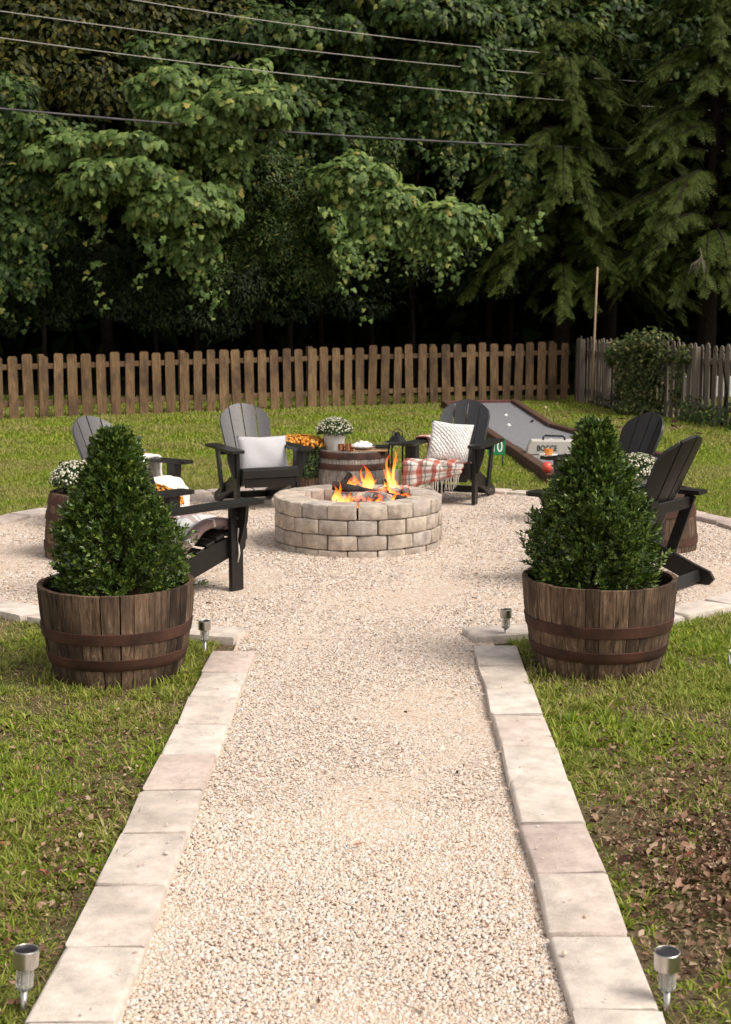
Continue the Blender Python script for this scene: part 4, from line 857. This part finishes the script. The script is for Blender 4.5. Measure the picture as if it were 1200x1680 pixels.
# flames: hollow tongues, hotter and denser towards their core and foot
m = bpy.data.materials.new('flame'); m.use_nodes = True; nt = m.node_tree; nt.nodes.clear(); out = nt.nodes.new('ShaderNodeOutputMaterial')
tc = nt.nodes.new('ShaderNodeTexCoord'); sx = nt.nodes.new('ShaderNodeSeparateXYZ'); nt.links.new(tc.outputs['Generated'], sx.inputs[0])
nz = noise(nt, 9, 3, .6, stretch=(1.4, 1.4, .6)); tz = math_(nt, 'ADD', sx.outputs[2], math_(nt, 'MULTIPLY', math_(nt, 'SUBTRACT', nz, .5), .9))
em_ = nt.nodes.new('ShaderNodeEmission'); nt.links.new(ramp(nt, tz, [(0, (1, .66, .22)), (.3, (1, .40, .07)), (.6, (1, .17, .02)), (1, (.9, .06, .005))]), em_.inputs[0]); em_.inputs[1].default_value = 2.3
tp = nt.nodes.new('ShaderNodeBsdfTransparent'); mx = nt.nodes.new('ShaderNodeMixShader'); al = ramp(nt, tz, [(0, (.55, .55, .55)), (.35, (.85, .85, .85)), (.75, (.5, .5, .5)), (1, (.0, .0, .0))])
lw = nt.nodes.new('ShaderNodeLayerWeight'); lw.inputs[0].default_value = .35; soft = math_(nt, 'SUBTRACT', 1.0, lw.outputs['Facing']); hol = ramp(nt, noise(nt, 5.5, 3, .65, stretch=(2.2, 2.2, .7), coord='Generated', dist=.6), [(.36, (.12, .12, .12)), (.56, (1, 1, 1))]); soft = math_(nt, 'MULTIPLY', soft, hol); nt.links.new(math_(nt, 'MULTIPLY', al, soft), mx.inputs[0]); nt.links.new(tp.outputs[0], mx.inputs[1]); nt.links.new(em_.outputs[0], mx.inputs[2]); nt.links.new(mx.outputs[0], out.inputs[0]); M['flame'] = m
fire = thing('campfire_flames', 'orange flames licking up from the logs inside the fire ring', 'fire', (PX, PY, .15))
def flame(u, v, d, h, r, seed):
    q = random.Random(seed); p = at(u, v, d); m_ = MB(); n = 9; nzv = 9; vs = []; fs = []; ph = q.uniform(0, 6); ph2 = q.uniform(0, 6)
    for j in range(nzv + 1):
        t = j / nzv; rad = r * 1.1 * (math.sin(math.pi * min(1, t * .82 + .18)) ** .9) * (1 - t) ** .35; ox = (r * 1.3 + .006) * math.sin(ph + t * 5.2) * t; oy = r * .5 * math.sin(ph2 + t * 4) * t
        for k in range(n):
            a = 6.2832 * k / n; rr = rad * (1 + .28 * math.sin(a * 2 + ph + t * 6)); vs.append((ox + rr * math.cos(a), oy + rr * math.sin(a) * .8, t * h))
    for j in range(nzv):
        for k in range(n): fs.append((j * n + k, j * n + (k + 1) % n, (j + 1) * n + (k + 1) % n, (j + 1) * n + k))
    m_.add(vs, fs); o = m_.build('flame', M['flame'], fire, True); o.location = (p.x - PX, p.y - PY, p.z - .15)
for i, (u, v, dd, h, r) in enumerate([(600, 812, .10, .24, .030), (590, 810, .12, .15, .035), (606, 806, .06, .17, .022), (578, 800, .14, .10, .045), (562, 836, -.28, .16, .026), (568, 832, -.26, .10, .022), (549, 826, -.2, .14, .018), (640, 816, .06, .16, .018), (651, 822, .02, .11, .028), (660, 824, .0, .08, .035), (646, 832, -.08, .13, .016), (622, 834, -.24, .10, .018), (632, 833, -.2, .08, .014), (638, 800, .2, .26, .016), (644, 806, .22, .20, .022), (669, 822, .05, .06, .022), (592, 836, -.22, .05, .03), (612, 812, .1, .13, .018), (596, 806, .16, .19, .014), (584, 806, .15, .07, .055), (604, 836, -.25, .05, .02), (655, 812, .1, .12, .012), (663, 818, .08, .10, .016), (632, 812, .16, .22, .010), (556, 832, -.22, .20, .010), (574, 834, -.25, .13, .012), (618, 820, .0, .10, .03), (646, 800, .25, .30, .012)]):
    flame(u, v, PY + dd, h, r, i)

# ================================================================ Adirondack chairs
def chair(label, x, y, F, mat, sc=.93, group='dark adirondack chairs round the fire', slat=None):
    th = math.atan2(F[0], -F[1]); root = thing('adirondack_chair', label, 'chair', (x, y, .014), th, sc, group)
    def plank(name, a, b_, wdt, thk, up, m=mat, bev=.003):
        a = Vector(a); b_ = Vector(b_); d = (b_ - a); Lx = d.length; d.normalize(); u = Vector(up); s_ = d.cross(u).normalized(); u = s_.cross(d)
        me = MB(); me.box((0, 0, 0), (Lx, wdt, thk), bev=bev); o = me.build(name, m, root); Mx = Matrix((d, -s_, u)).transposed().to_4x4(); Mx.translation = (a + b_) / 2; o.matrix_local = Mx; return o
    for s in (-1, 1):
        # side rail with rounded rear foot
        rail = [(-.42, .37), (-.40, .25), (.10, .10), (.34, .0), (.47, .0), (.50, .035), (.47, .08), (.36, .12), (.12, .22), (-.10, .30)]
        m_ = MB(); m_.prism(rail, s * .262 - .014, s * .262 + .014, 'x'); m_.build('side_rail', mat, root)
        plank('front_leg', (s * .297, -.30, 0), (s * .297, -.30, .545), .10, .034, (1, 0, 0))
        # arm
        ap = [(-.060, -.47), (-.075, -.43), (-.075, -.20), (-.060, .37), (.062, .37), (.066, .05), (.075, -.30), (.075, -.44), (.055, -.47)]
        m_ = MB(); m_.prism([(s * .335 + s * px_, py_) for px_, py_ in ap], .547, .573, 'z'); o = m_.build('arm', mat, root)
        # tapered bracket under the arm
        m_ = MB(); m_.prism([(s * .316, .30), (s * .316, .545), (s * .395, .545), (s * .385, .45), (s * .335, .30)], -.325, -.300, 'y'); m_.build('arm_bracket', mat, root)
        plank('rear_strut', (s * .292, .31, .545), (s * .292, .17, .12), .07, .028, (1, 0, 0))
        m_ = MB(); m_.tube([(s * .314, -.30, .46), (s * .322, -.30, .46)], .010, 8); m_.build('bolt', M['bolt'], root)
        m_ = MB(); m_.tube([(s * .277, .30, .07), (s * .285, .30, .07)], .010, 8); m_.build('bolt', M['bolt'], root)
    # seat slats following the rail
    for i in range(6):
        t = i / 5; yy = -.36 + .42 * t; zz = .385 - .055 * t - .11 * t * t - (0.0 if i else .0)
        o = plank('seat_slat', (-.275, yy, zz), (.275, yy, zz), .072, .02, (0, .25, 1))
    plank('front_apron', (-.275, -.415, .345), (.275, -.415, .345), .02, .075, (0, 0, 1)); plank('front_apron', (-.248, -.39, .26), (.248, -.39, .26), .02, .085, (0, -.15, 1))
    plank('stretcher', (-.248, .40, .05), (.248, .40, .05), .07, .022, (0, 1, .3)); plank('back_rail', (-.30, .30, .50), (.30, .30, .50), .024, .07, (0, 0, 1))
    # fan back
    dr = Vector((0, .42, .908)); edges = [(-.265, -.143), (-.130, -.007), (.007, .130), (.143, .265)]
    def hh(xv): return .80 - 2.2 * xv * xv - (.04 if abs(xv) > .25 else 0)
    def pos(xv, s_, off):
        k = .76 + .24 * s_ / .8; X_ = xv * k; nrm = Vector((-.0 + 1.6 * X_ * -1, -.908, .42)).normalized(); return Vector((X_, .12, .22)) + dr * s_ + Vector((0, -.908, .42)) * (.9 * X_ * X_) - nrm * off
    for (e0, e1) in edges:
        m_ = MB(); vs = []; n = 5; rows = (0, .35, .62, 1.0)
        for off in (0, .022):
            for rI, rw in enumerate(rows):
                for k in range(n): xv = e0 + (e1 - e0) * k / (n - 1); vs.append(pos(xv, hh(xv) * rw, off))
        def ii(o_, r_, k): return o_ * len(rows) * n + r_ * n + k
        fs = []
        for r_ in range(len(rows) - 1):
            for k in range(n - 1): fs += [(ii(0, r_, k), ii(0, r_, k + 1), ii(0, r_ + 1, k + 1), ii(0, r_ + 1, k)), (ii(1, r_, k), ii(1, r_ + 1, k), ii(1, r_ + 1, k + 1), ii(1, r_, k + 1))]
            fs += [(ii(0, r_, 0), ii(0, r_ + 1, 0), ii(1, r_ + 1, 0), ii(1, r_, 0)), (ii(0, r_, n - 1), ii(1, r_, n - 1), ii(1, r_ + 1, n - 1), ii(0, r_ + 1, n - 1))]
        for k in range(n - 1): fs += [(ii(0, 3, k), ii(0, 3, k + 1), ii(1, 3, k + 1), ii(1, 3, k)), (ii(0, 0, k), ii(1, 0, k), ii(1, 0, k + 1), ii(0, 0, k + 1))]
        m_.add(vs, fs); o = m_.build('back_slat', slat or mat, root); autosmooth(o.data, 40)
    return root
def dirn(a): return (math.sin(R(a)), -math.cos(R(a)))
c1 = chair('chair at back left behind the left boxwood, draped with a white throw', -1.90, 10.68, (.80, -.60), M['chair'], .90, slat=M['chair_sheen'])
c2 = chair('sky-sheened dark chair left of the barrel table holding a plain grey pillow', -.95, 11.88, (.40, -.92), M['chair'], .91, slat=M['chair_sheen'])
c3 = chair('black chair right of the barrel table holding a cable knit pillow and red plaid throw', .80, 12.25, (-.36, -.93), M['chair'], .92, slat=M['chair_faint_sheen'])
c4 = chair('black chair at back right, its curved back showing above the right boxwood', 1.95, 10.82, (-.87, -.50), M['chair'], .92)
c5 = chair('black chair seen from behind at the right, partly hidden by the right boxwood', 1.605, 8.44, (-.78, .62), M['chair'], 1.0)
c6 = chair('black chair seen from its side behind the left boxwood, plaid blanket on its seat', -1.19, 8.16, (.66, .75), M['chair'], .96)

# ---- cushions
def pillow(name, label, root_like, loc, rot, w_, h_, t_, mat, tassel=False):
    th = root_like.rotation_euler.z; Mx = Matrix.Translation(root_like.location) @ Matrix.Rotation(th, 4, 'Z') @ Matrix.Scale(root_like.scale[0], 4)
    n = 18; vs = []; fs = []
    for sgn in (1, -1):
        for j in range(n + 1):
            for i in range(n + 1):
                u = -1 + 2 * i / n; v = -1 + 2 * j / n; e = ((1 - abs(u) ** 2.6) * (1 - abs(v) ** 2.6)); pin = 1 - .07 * (1 - abs(u)) * abs(v) ** 3 ; pin2 = 1 - .07 * (1 - abs(v)) * abs(u) ** 3
                z = sgn * t_ / 2 * max(0, e) ** .42 * (1 + .08 * math.sin(u * 5 + v * 3)); vs.append((u * w_ / 2 * pin2, z, v * h_ / 2 * pin))
    for s_ in range(2):
        o_ = s_ * (n + 1) ** 2
        for j in range(n):
            for i in range(n): a = o_ + j * (n + 1) + i; fs.append((a, a + 1, a + n + 2, a + n + 1) if s_ == 0 else (a, a + n + 1, a + n + 2, a + 1))
    m_ = MB(); m_.add(vs, fs); me = m_.mesh(name, mat, True); o = link(name, me); bm = bmesh.new(); bm.from_mesh(me); bmesh.ops.remove_doubles(bm, verts=bm.verts, dist=.0008); bmesh.ops.recalc_face_normals(bm, faces=bm.faces); bm.to_mesh(me); bm.free()
    o.matrix_world = Mx @ Matrix.Translation(loc) @ Euler(rot).to_matrix().to_4x4(); return tag(o, label, 'pillow')
pillow('pillow', 'plain light grey woven pillow on the back left chair', c2, (.05, -.06, .485), (R(-20), R(1), 0), .50, .37, .15, M['pillow_grey'])
pillow('pillow', 'cream cable knit pillow tilted in the black chair right of the barrel table', c3, (-.03, -.07, .56), (R(-20), R(5), R(4)), .42, .40, .16, M['pillow_white'])
pillow('pillow', 'white pillow propped in the chair with the white throw', c1, (.05, .02, .56), (R(-24), R(-6), 0), .42, .40, .15, M['pillow_white'])

# ---- throws: a sheet laid over a profile (y, z) in the chair's own frame
def drape(name, label, cat, like, prof, x0, x1, mat, amp=.012, thick=.012, fringe=(), nx=22, sub=5, shift=lambda t: 0.0, uvs=1.0, flen=.11, ax='y', hem=None):
    Mx = Matrix.Translation(like.location) @ Matrix.Rotation(like.rotation_euler.z, 4, 'Z') @ Matrix.Scale(like.scale[0], 4)
    pts = []
    P = [Vector((0, p[0], p[1])) for p in prof]
    for i in range(len(P) - 1):
        p0 = P[max(i - 1, 0)]; p1 = P[i]; p2 = P[i + 1]; p3 = P[min(i + 2, len(P) - 1)]
        for k in range(sub):
            t = k / sub; pts.append(.5 * ((2 * p1) + (-p0 + p2) * t + (2 * p0 - 5 * p1 + 4 * p2 - p3) * t * t + (-p0 + 3 * p1 - 3 * p2 + p3) * t ** 3))
    pts.append(P[-1]); ny = len(pts); acc_l = [0]
    for i in range(1, ny): acc_l.append(acc_l[-1] + (pts[i] - pts[i - 1]).length)
    root = thing(name, label, cat, (0, 0, 0)); root.matrix_world = Mx
    vs = []; uv_ = []
    for j, p in enumerate(pts):
        tt = j / (ny - 1)
        tn = (pts[min(j + 1, ny - 1)] - pts[max(j - 1, 0)]).normalized(); nr = Vector((0, -tn.z, tn.y))
        if nr.z < 0 and abs(nr.z) > .5: nr = -nr
        for i in range(nx + 1):
            u = i / nx; x = x0 + (x1 - x0) * u + shift(tt) + .006 * math.sin(j * .9 + u * 9)
            w_ = amp * (math.sin(u * 17 + tt * 2.0) + .6 * math.sin(u * 31 + tt * 5 + 1)) * (.35 + tt)
            vs.append(Vector((x, p.y, p.z)) + nr * (w_ + .004))
            if hem and p.z < hem[0]: vs[-1].z = hem[0] + (p.z - hem[0]) * (1 - u * hem[1])
            if ax == 'x': q_ = vs[-1]; vs[-1] = Vector((q_.y, q_.x, q_.z))
            uv_.append((u * (x1 - x0) * uvs, acc_l[j] * uvs))
    fs = [(j * (nx + 1) + i, j * (nx + 1) + i + 1, (j + 1) * (nx + 1) + i + 1, (j + 1) * (nx + 1) + i) for j in range(ny - 1) for i in range(nx)]
    me = bpy.data.meshes.new('cloth'); me.from_pydata([tuple(v) for v in vs], [], fs); l_ = me.uv_layers.new(name='UVMap')
    for poly in me.polygons:
        poly.use_smooth = True
        for li in poly.loop_indices: l_.data[li].uv = uv_[me.loops[li].vertex_index]
    me.materials.append(mat); o = link('cloth', me, None, root); sd3 = o.modifiers.new('solid', 'SOLIDIFY'); sd3.thickness = thick; sd3.offset = 1
    if fringe:
        m_ = MB()
        for e in fringe:
            js = 0 if e == 'start' else ny - 1
            for i in range(nx * 2):
                u = (i + random.random() * .6) / (nx * 2); k = min(int(u * nx), nx - 1); f = u * nx - k; a = vs[js * (nx + 1) + k].lerp(vs[js * (nx + 1) + k + 1], f)
                q = a + Vector((random.uniform(-.03, .03), random.uniform(-.02, .0), -flen * random.uniform(.6, 1.1))); m_.tube([a, a.lerp(q, .5) + Vector((random.uniform(-.008, .008), 0, 0)), q], [.0035, .003, .002], 4, False)
        if 'side' in fringe: pass
        m_.build('fringe', M['fringe'], root)
    return root
drape('throw_blanket', 'red and cream plaid throw with long fringe hanging off the black chair seat', 'blanket', c3, [(.02, .335), (-.12, .372), (-.28, .405), (-.40, .41), (-.465, .37), (-.48, .25), (-.478, .12)], -.36, .24, M['plaid'], .014, .014, ('end',), shift=lambda t: -.02 * t, flen=.15, hem=(.37, .75))
drape('throw_blanket', 'red and cream plaid end of the throw lying over the black chair arm', 'blanket', c3, [(-.25, .36), (-.265, .46), (-.268, .57), (-.285, .588), (-.36, .588), (-.40, .575)], -.02, .20, M['plaid'], .004, .010, (), ax='x')
drape('throw_blanket', 'fluffy white throw spilling over the front of the back left chair behind the boxwood', 'blanket', c1, [(.16, .50), (.06, .36), (-.10, .39), (-.30, .43), (-.43, .43), (-.51, .35), (-.53, .18), (-.54, .05)], -.10, .27, M['throw_white'], .012, .035)
drape('throw_blanket', 'white throw folded over the far arm of the back left chair', 'blanket', c1, [(.14, .36), (.22, .46), (.262, .575), (.29, .592), (.38, .592), (.42, .57), (.43, .44), (.435, .33)], -.04, .24, M['throw_white'], .005, .025, ax='x')
drape('throw_blanket', 'grey and maroon plaid blanket folded on the seat of the side facing black chair', 'blanket', c6, [(.14, .27), (.04, .36), (-.08, .44), (-.20, .455), (-.31, .43), (-.33, .40)], -.26, .25, M['plaid_grey'], .014, .05, ('start',), flen=.06)
m_ = MB(); m_.tube([(0, 0, 0), (.01, -.005, -.08), (-.004, 0, -.16), (.012, 0, -.22)], .006, 6); o = m_.build('hanging_cord', M['fringe'], smooth=True)
Mx = Matrix.Translation(c6.location) @ Matrix.Rotation(c6.rotation_euler.z, 4, 'Z') @ Matrix.Scale(.96, 4); o.matrix_world = Mx @ Matrix.Translation((-.325, -.30, .40)); tag(o, 'pale cord dangling from the front leg of the side facing black chair', 'cord')

# ================================================================ mums and small things
def mum(label, loc, r, hgt, pot, flower_mat, nfl, seed, fsize=.022, name='mum_plant', dense=1.0, drop=.0):
    q = np.random.RandomState(seed); root = thing(name, label, 'plant', loc); z0 = 0
    if pot:
        m_ = MB(); pr_, pb, ph, pm = pot; m_.lathe([(pb, 0), (pr_, ph), (pr_ + .004, ph), (pr_ - .008, ph), (pr_ - .012, ph - .02), (.001, ph - .025)], 24); o = m_.build('pot', pm, root); autosmooth(o.data, 40); z0 = ph
    n = int(1500 * dense); d = q.normal(size=(n, 3)); d[:, 2] = np.abs(d[:, 2]) * .9 - drop; d /= np.linalg.norm(d, axis=1, keepdims=True); rr = q.uniform(.45, 1, n) ** .5
    P = d * rr[:, None] * [r, r, hgt] + [0, 0, z0]; A = Acc(); A.add(*scatter(OVAL[0], OVAL[1], P, frames(d + q.normal(size=(n, 3)) * .5, up=d + q.normal(size=(n, 3)) * .6), .032 * q.uniform(.6, 1.2, n)))
    link('leaves', A.mesh('leaves', M['mum_leaf']), None, root)
    n = nfl; d = q.normal(size=(n * 2, 3)); d[:, 2] = np.abs(d[:, 2]) + .15; d /= np.linalg.norm(d, axis=1, keepdims=True); d = d[d[:, 2] > .12][:n]; n = len(d); P = d * q.uniform(.97, 1.08, n)[:, None] * [r, r, hgt] + [0, 0, z0]
    fl = (np.array([(0, 0, .1)] + [(.5 * (1 if k % 2 == 0 else .72) * math.cos(k * math.pi / 6), .5 * (1 if k % 2 == 0 else .72) * math.sin(k * math.pi / 6), .32) for k in range(12)] + [(0, 0, .42)]), np.array([(0, 1 + k, 1 + (k + 1) % 12) for k in range(12)] + [(13, 1 + (k + 1) % 12, 1 + k) for k in range(12)]))
    A = Acc(); A.add(*scatter(fl[0], fl[1], P, frames(d + q.normal(size=(n, 3)) * .25), fsize * q.uniform(.6, 1.2, n))); link('flowers', A.mesh('flowers', flower_mat), None, root); return root
mum('white flowering mum in a whitewashed pot on the barrel table behind the fire', (-.29, 12.72, .409), .165, .14, (.105, .085, .155, M['cream_pot']), M['mum_white'], 420, 1, .020)
mum('white flowering mum left of the left boxwood, on the half hidden barrel table', (-2.00, 9.40, .449), .17, .15, (.10, .08, .06, M['black_metal']), M['mum_white'], 420, 2, .022)
mum('white flowering mum beside the right boxwood, on the right barrel table', (1.93, 9.70, .429), .18, .15, (.10, .085, .10, M['cream_pot']), M['mum_white'], 480, 3, .022)
mum('orange mums spilling between the white throw and the side facing chair', (-1.56, 9.80, .0), .22, .14, (.19, .16, .30, M['stave_in']), M['mum_orange'], 420, 4, .045)
mum('tall orange mum bush growing beside the barrel table next to the grey pillow', (-.52, 12.72, .0), .17, .32, (.19, .17, .17, M['stave']), M['mum_orange'], 12, 5, .04, dense=1.6)
mum('flat crown of orange blooms on top of the mum bush behind the grey pillow chair', (-.62, 12.78, .44), .26, .085, None, M['mum_orange'], 420, 6, .042, dense=.5)
# tray group
def lathe_thing(name, label, cat, loc, prof, mat, n=20, group=None):
    m_ = MB(); m_.lathe(prof, n); o = m_.build(name, mat); autosmooth(o.data, 40); o.location = loc; return tag(o, label, cat, group)
TZ = .409
m_ = MB(); m_.box((0, 0, .009), (.40, .20, .018), bev=.004); o = m_.build('serving_board', M['board']); o.location = (.0, 12.62, TZ); o.rotation_euler = (0, 0, R(6)); tag(o, 'brown wooden serving board under the white plate', 'board')
lathe_thing('plate', 'round white plate heaped with marshmallows on the serving board', 'plate', (-.03, 12.62, TZ + .018), [(.06, 0), (.115, .022), (.12, .028), (.112, .028), (.06, .010), (.001, .010)], M['ceramic'])
mm = Acc(); n = 60; a = rng.uniform(0, 6.28, n); rr = .085 * np.sqrt(rng.rand(n)); cyl = bmesh.new(); bmesh.ops.create_cone(cyl, segments=8, radius1=.5, radius2=.5, depth=1.0, cap_ends=True); bmesh.ops.triangulate(cyl, faces=cyl.faces); CYL = (np.array([v.co[:] for v in cyl.verts]), np.array([[v.index for v in f.verts] for f in cyl.faces])); cyl.free()
mm.add(*scatter(CYL[0], CYL[1], np.stack([rr * np.cos(a) - .03, rr * np.sin(a) + 12.62, TZ + .045 + .05 * rng.rand(n) * (1 - rr / .09)], 1), frames(rng.normal(size=(n, 3))), .034 * np.ones(n)))
tag(link('marshmallows', mm.mesh('marshmallows', M['mallow'])), 'heap of white marshmallows on the plate behind the fire', 'marshmallows', kind='stuff')
for (x, y, lab) in ((-.225, 12.52, 'left hammered copper mug in front of the whitewashed pot'), (-.155, 12.50, 'right hammered copper mug in front of the whitewashed pot')):
    t = thing('copper_mug', lab, 'mug', (x, y, TZ), group='copper mugs on the barrel table'); m_ = MB(); m_.lathe([(.026, 0), (.032, .03), (.030, .075), (.027, .075), (.024, .008), (.001, .008)], 16); o = m_.build('cup', M['copper'], t); autosmooth(o.data)
    m_ = MB(); m_.tube([(.030, 0, .06), (.052, 0, .055), (.052, 0, .025), (.031, 0, .018)], .004, 6); m_.build('handle', M['copper'], t, True)
sk = thing('skewer_rest', 'black metal skewer holder lying at the right end of the serving board', 'skewers', (.16, 12.6, TZ + .018)); m_ = MB(); m_.box((0, 0, .02), (.14, .08, .02), bev=.005); m_.build('rest', M['black_metal'], sk)
for k in range(3): m_ = MB(); m_.tube([(-.1, -.02 + .02 * k, .035), (.22, -.06 + .03 * k, .045)], .004, 5); m_.build('skewer', M['black_metal'], sk)
# lantern
ln_ = thing('lantern', 'black metal lantern with a candle between the barrel table and the black chair', 'lantern', (.285, 12.25, .014), R(12))
H_ = .50; W2 = .065
for sx_ in (-1, 1):
    for sy_ in (-1, 1): m_ = MB(); m_.box((sx_ * W2, sy_ * W2, H_ / 2), (.014, .014, H_)); m_.build('corner_post', M['black_metal'], ln_)
m_ = MB(); m_.box((0, 0, .012), (.17, .17, .024), bev=.004); m_.build('base', M['black_metal'], ln_)
m_ = MB(); m_.box((0, 0, H_ + .008), (.19, .19, .018), bev=.004); m_.lathe([(.085, H_ + .017), (.055, H_ + .06), (.03, H_ + .075), (.022, H_ + .10), (.001, H_ + .105)], 4); m_.build('lid', M['black_metal'], ln_)
m_ = MB(); m_.tube([(-.05, 0, H_ + .03), (-.045, 0, H_ + .10), (0, 0, H_ + .135), (.045, 0, H_ + .10), (.05, 0, H_ + .03)], .005, 6); m_.build('handle', M['black_metal'], ln_, True)
m_ = MB(); m_.lathe([(.033, 0), (.033, .24), (.001, .235)], 14); o = m_.build('candle', M['wax'], ln_); o.location = (.0, 0, .024); autosmooth(o.data)
# right table mugs, tray with orange heads
for (x, y, lab) in ((2.07, 9.60, 'nearer white enamel mug on the right barrel table'), (2.10, 9.86, 'farther white enamel mug on the right barrel table')):
    t = thing('mug', lab, 'mug', (x, y, .429), group='white mugs on the right barrel table'); m_ = MB(); m_.lathe([(.038, 0), (.040, .08), (.036, .08), (.034, .008), (.001, .008)], 16); o = m_.build('cup', M['ceramic'], t); autosmooth(o.data)
    m_ = MB(); m_.lathe([(.0415, .076), (.0425, .080), (.0415, .084), (.036, .083)], 16); m_.f = [f for f in m_.f if len(f) == 4]; m_.build('rim', M['black'], t); m_ = MB(); m_.tube([(-.038, 0, .062), (-.066, 0, .055), (-.064, 0, .025), (-.038, 0, .018)], .005, 6); m_.build('handle', M['ceramic'], t, True)
mum('small pot of orange blooms at the front of the right barrel table', (1.98, 9.30, .0), .09, .07, (.08, .07, .36, M['black_metal']), M['mum_orange'], 90, 8, .04, dense=.3)
# things on the arm of chair 4
def on_chair(like, p): return Matrix.Translation(like.location) @ Matrix.Rotation(like.rotation_euler.z, 4, 'Z') @ Matrix.Scale(like.scale[0], 4) @ Vector(p)
p = on_chair(c4, (-.335, -.42, .574)); 
lathe_thing('saucer', 'small white saucer on the arm of the back right chair', 'saucer', p, [(.04, 0), (.072, .012), (.074, .016), (.05, .010), (.001, .008)], M['ceramic'])
lathe_thing('amber_cup', 'amber cup standing on the white saucer beside the right boxwood', 'cup', p + Vector((0, 0, .012)), [(.026, 0), (.036, .02), (.034, .048), (.030, .048), (.024, .006), (.001, .006)], M['amber'])

# ================================================================ solar path lights
def solar(label, loc, h, tilt):
    root = thing('solar_path_light', label, 'garden light', loc, group='steel solar lights along the path'); root.rotation_euler = (R(tilt[0]), R(tilt[1]), 0)
    m_ = MB(); m_.tube([(0, 0, -.05), (0, 0, h - .095)], .0085, 12); m_.build('stake', M['steel'], root, True)
    m_ = MB(); m_.lathe([(.031, h - .042), (.0315, h - .04), (.0315, h), (.0295, h + .0015), (.0285, h), (.0285, h - .004), (.001, h - .004)], 28); o = m_.build('cap', M['steel'], root); autosmooth(o.data, 30)
    m_ = MB(); m_.lathe([(.0275, h - .0035), (.001, h - .0030)], 24); m_.build('solar_panel', M['dark_cell'], root)
    m_ = MB(); pr = []
    n = 24; prof = [(.018, h - .098), (.0215, h - .092), (.0215, h - .043), (.001, h - .043)]; m_.lathe(prof, n)
    for i, v in enumerate(m_.v):
        k = i % n
        if k % 2: x, y, z = v; m_.v[i] = (x * .9, y * .9, z)
    o = m_.build('lens', M['clear'], root); m_ = MB(); m_.lathe([(.008, h - .088), (.010, h - .05), (.001, h - .05)], 10); m_.build('bulb_reflector', M['steel'], root); return root
solar('solar light with a tilted cap at the bottom left corner of the photo', (-.835, 3.13, 0), .165, (-3, 4))
solar('solar light at the bottom right corner of the photo', (.735, 3.13, 0), .165, (2, -2))
solar('solar light by the left planter where the path meets the circle', (-.80, 6.66, 0), .17, (0, 0))
solar('solar light by the right planter where the path meets the circle', (.725, 6.93, 0), .17, (0, 0))
m_ = MB(); m_.tube([at(1203, 1115, 6.35) , at(1199, 1095, 6.4), at(1196, 1078, 6.42), at(1199, 1067, 6.43), at(1206, 1067, 6.44), at(1214, 1085, 6.45), at(1220, 1130, 6.4)], .006, 8)
tag(m_.build('garden_hoop', M['white_paint'], smooth=True), 'white bent wire hoop standing in the grass at the right edge', 'hoop')
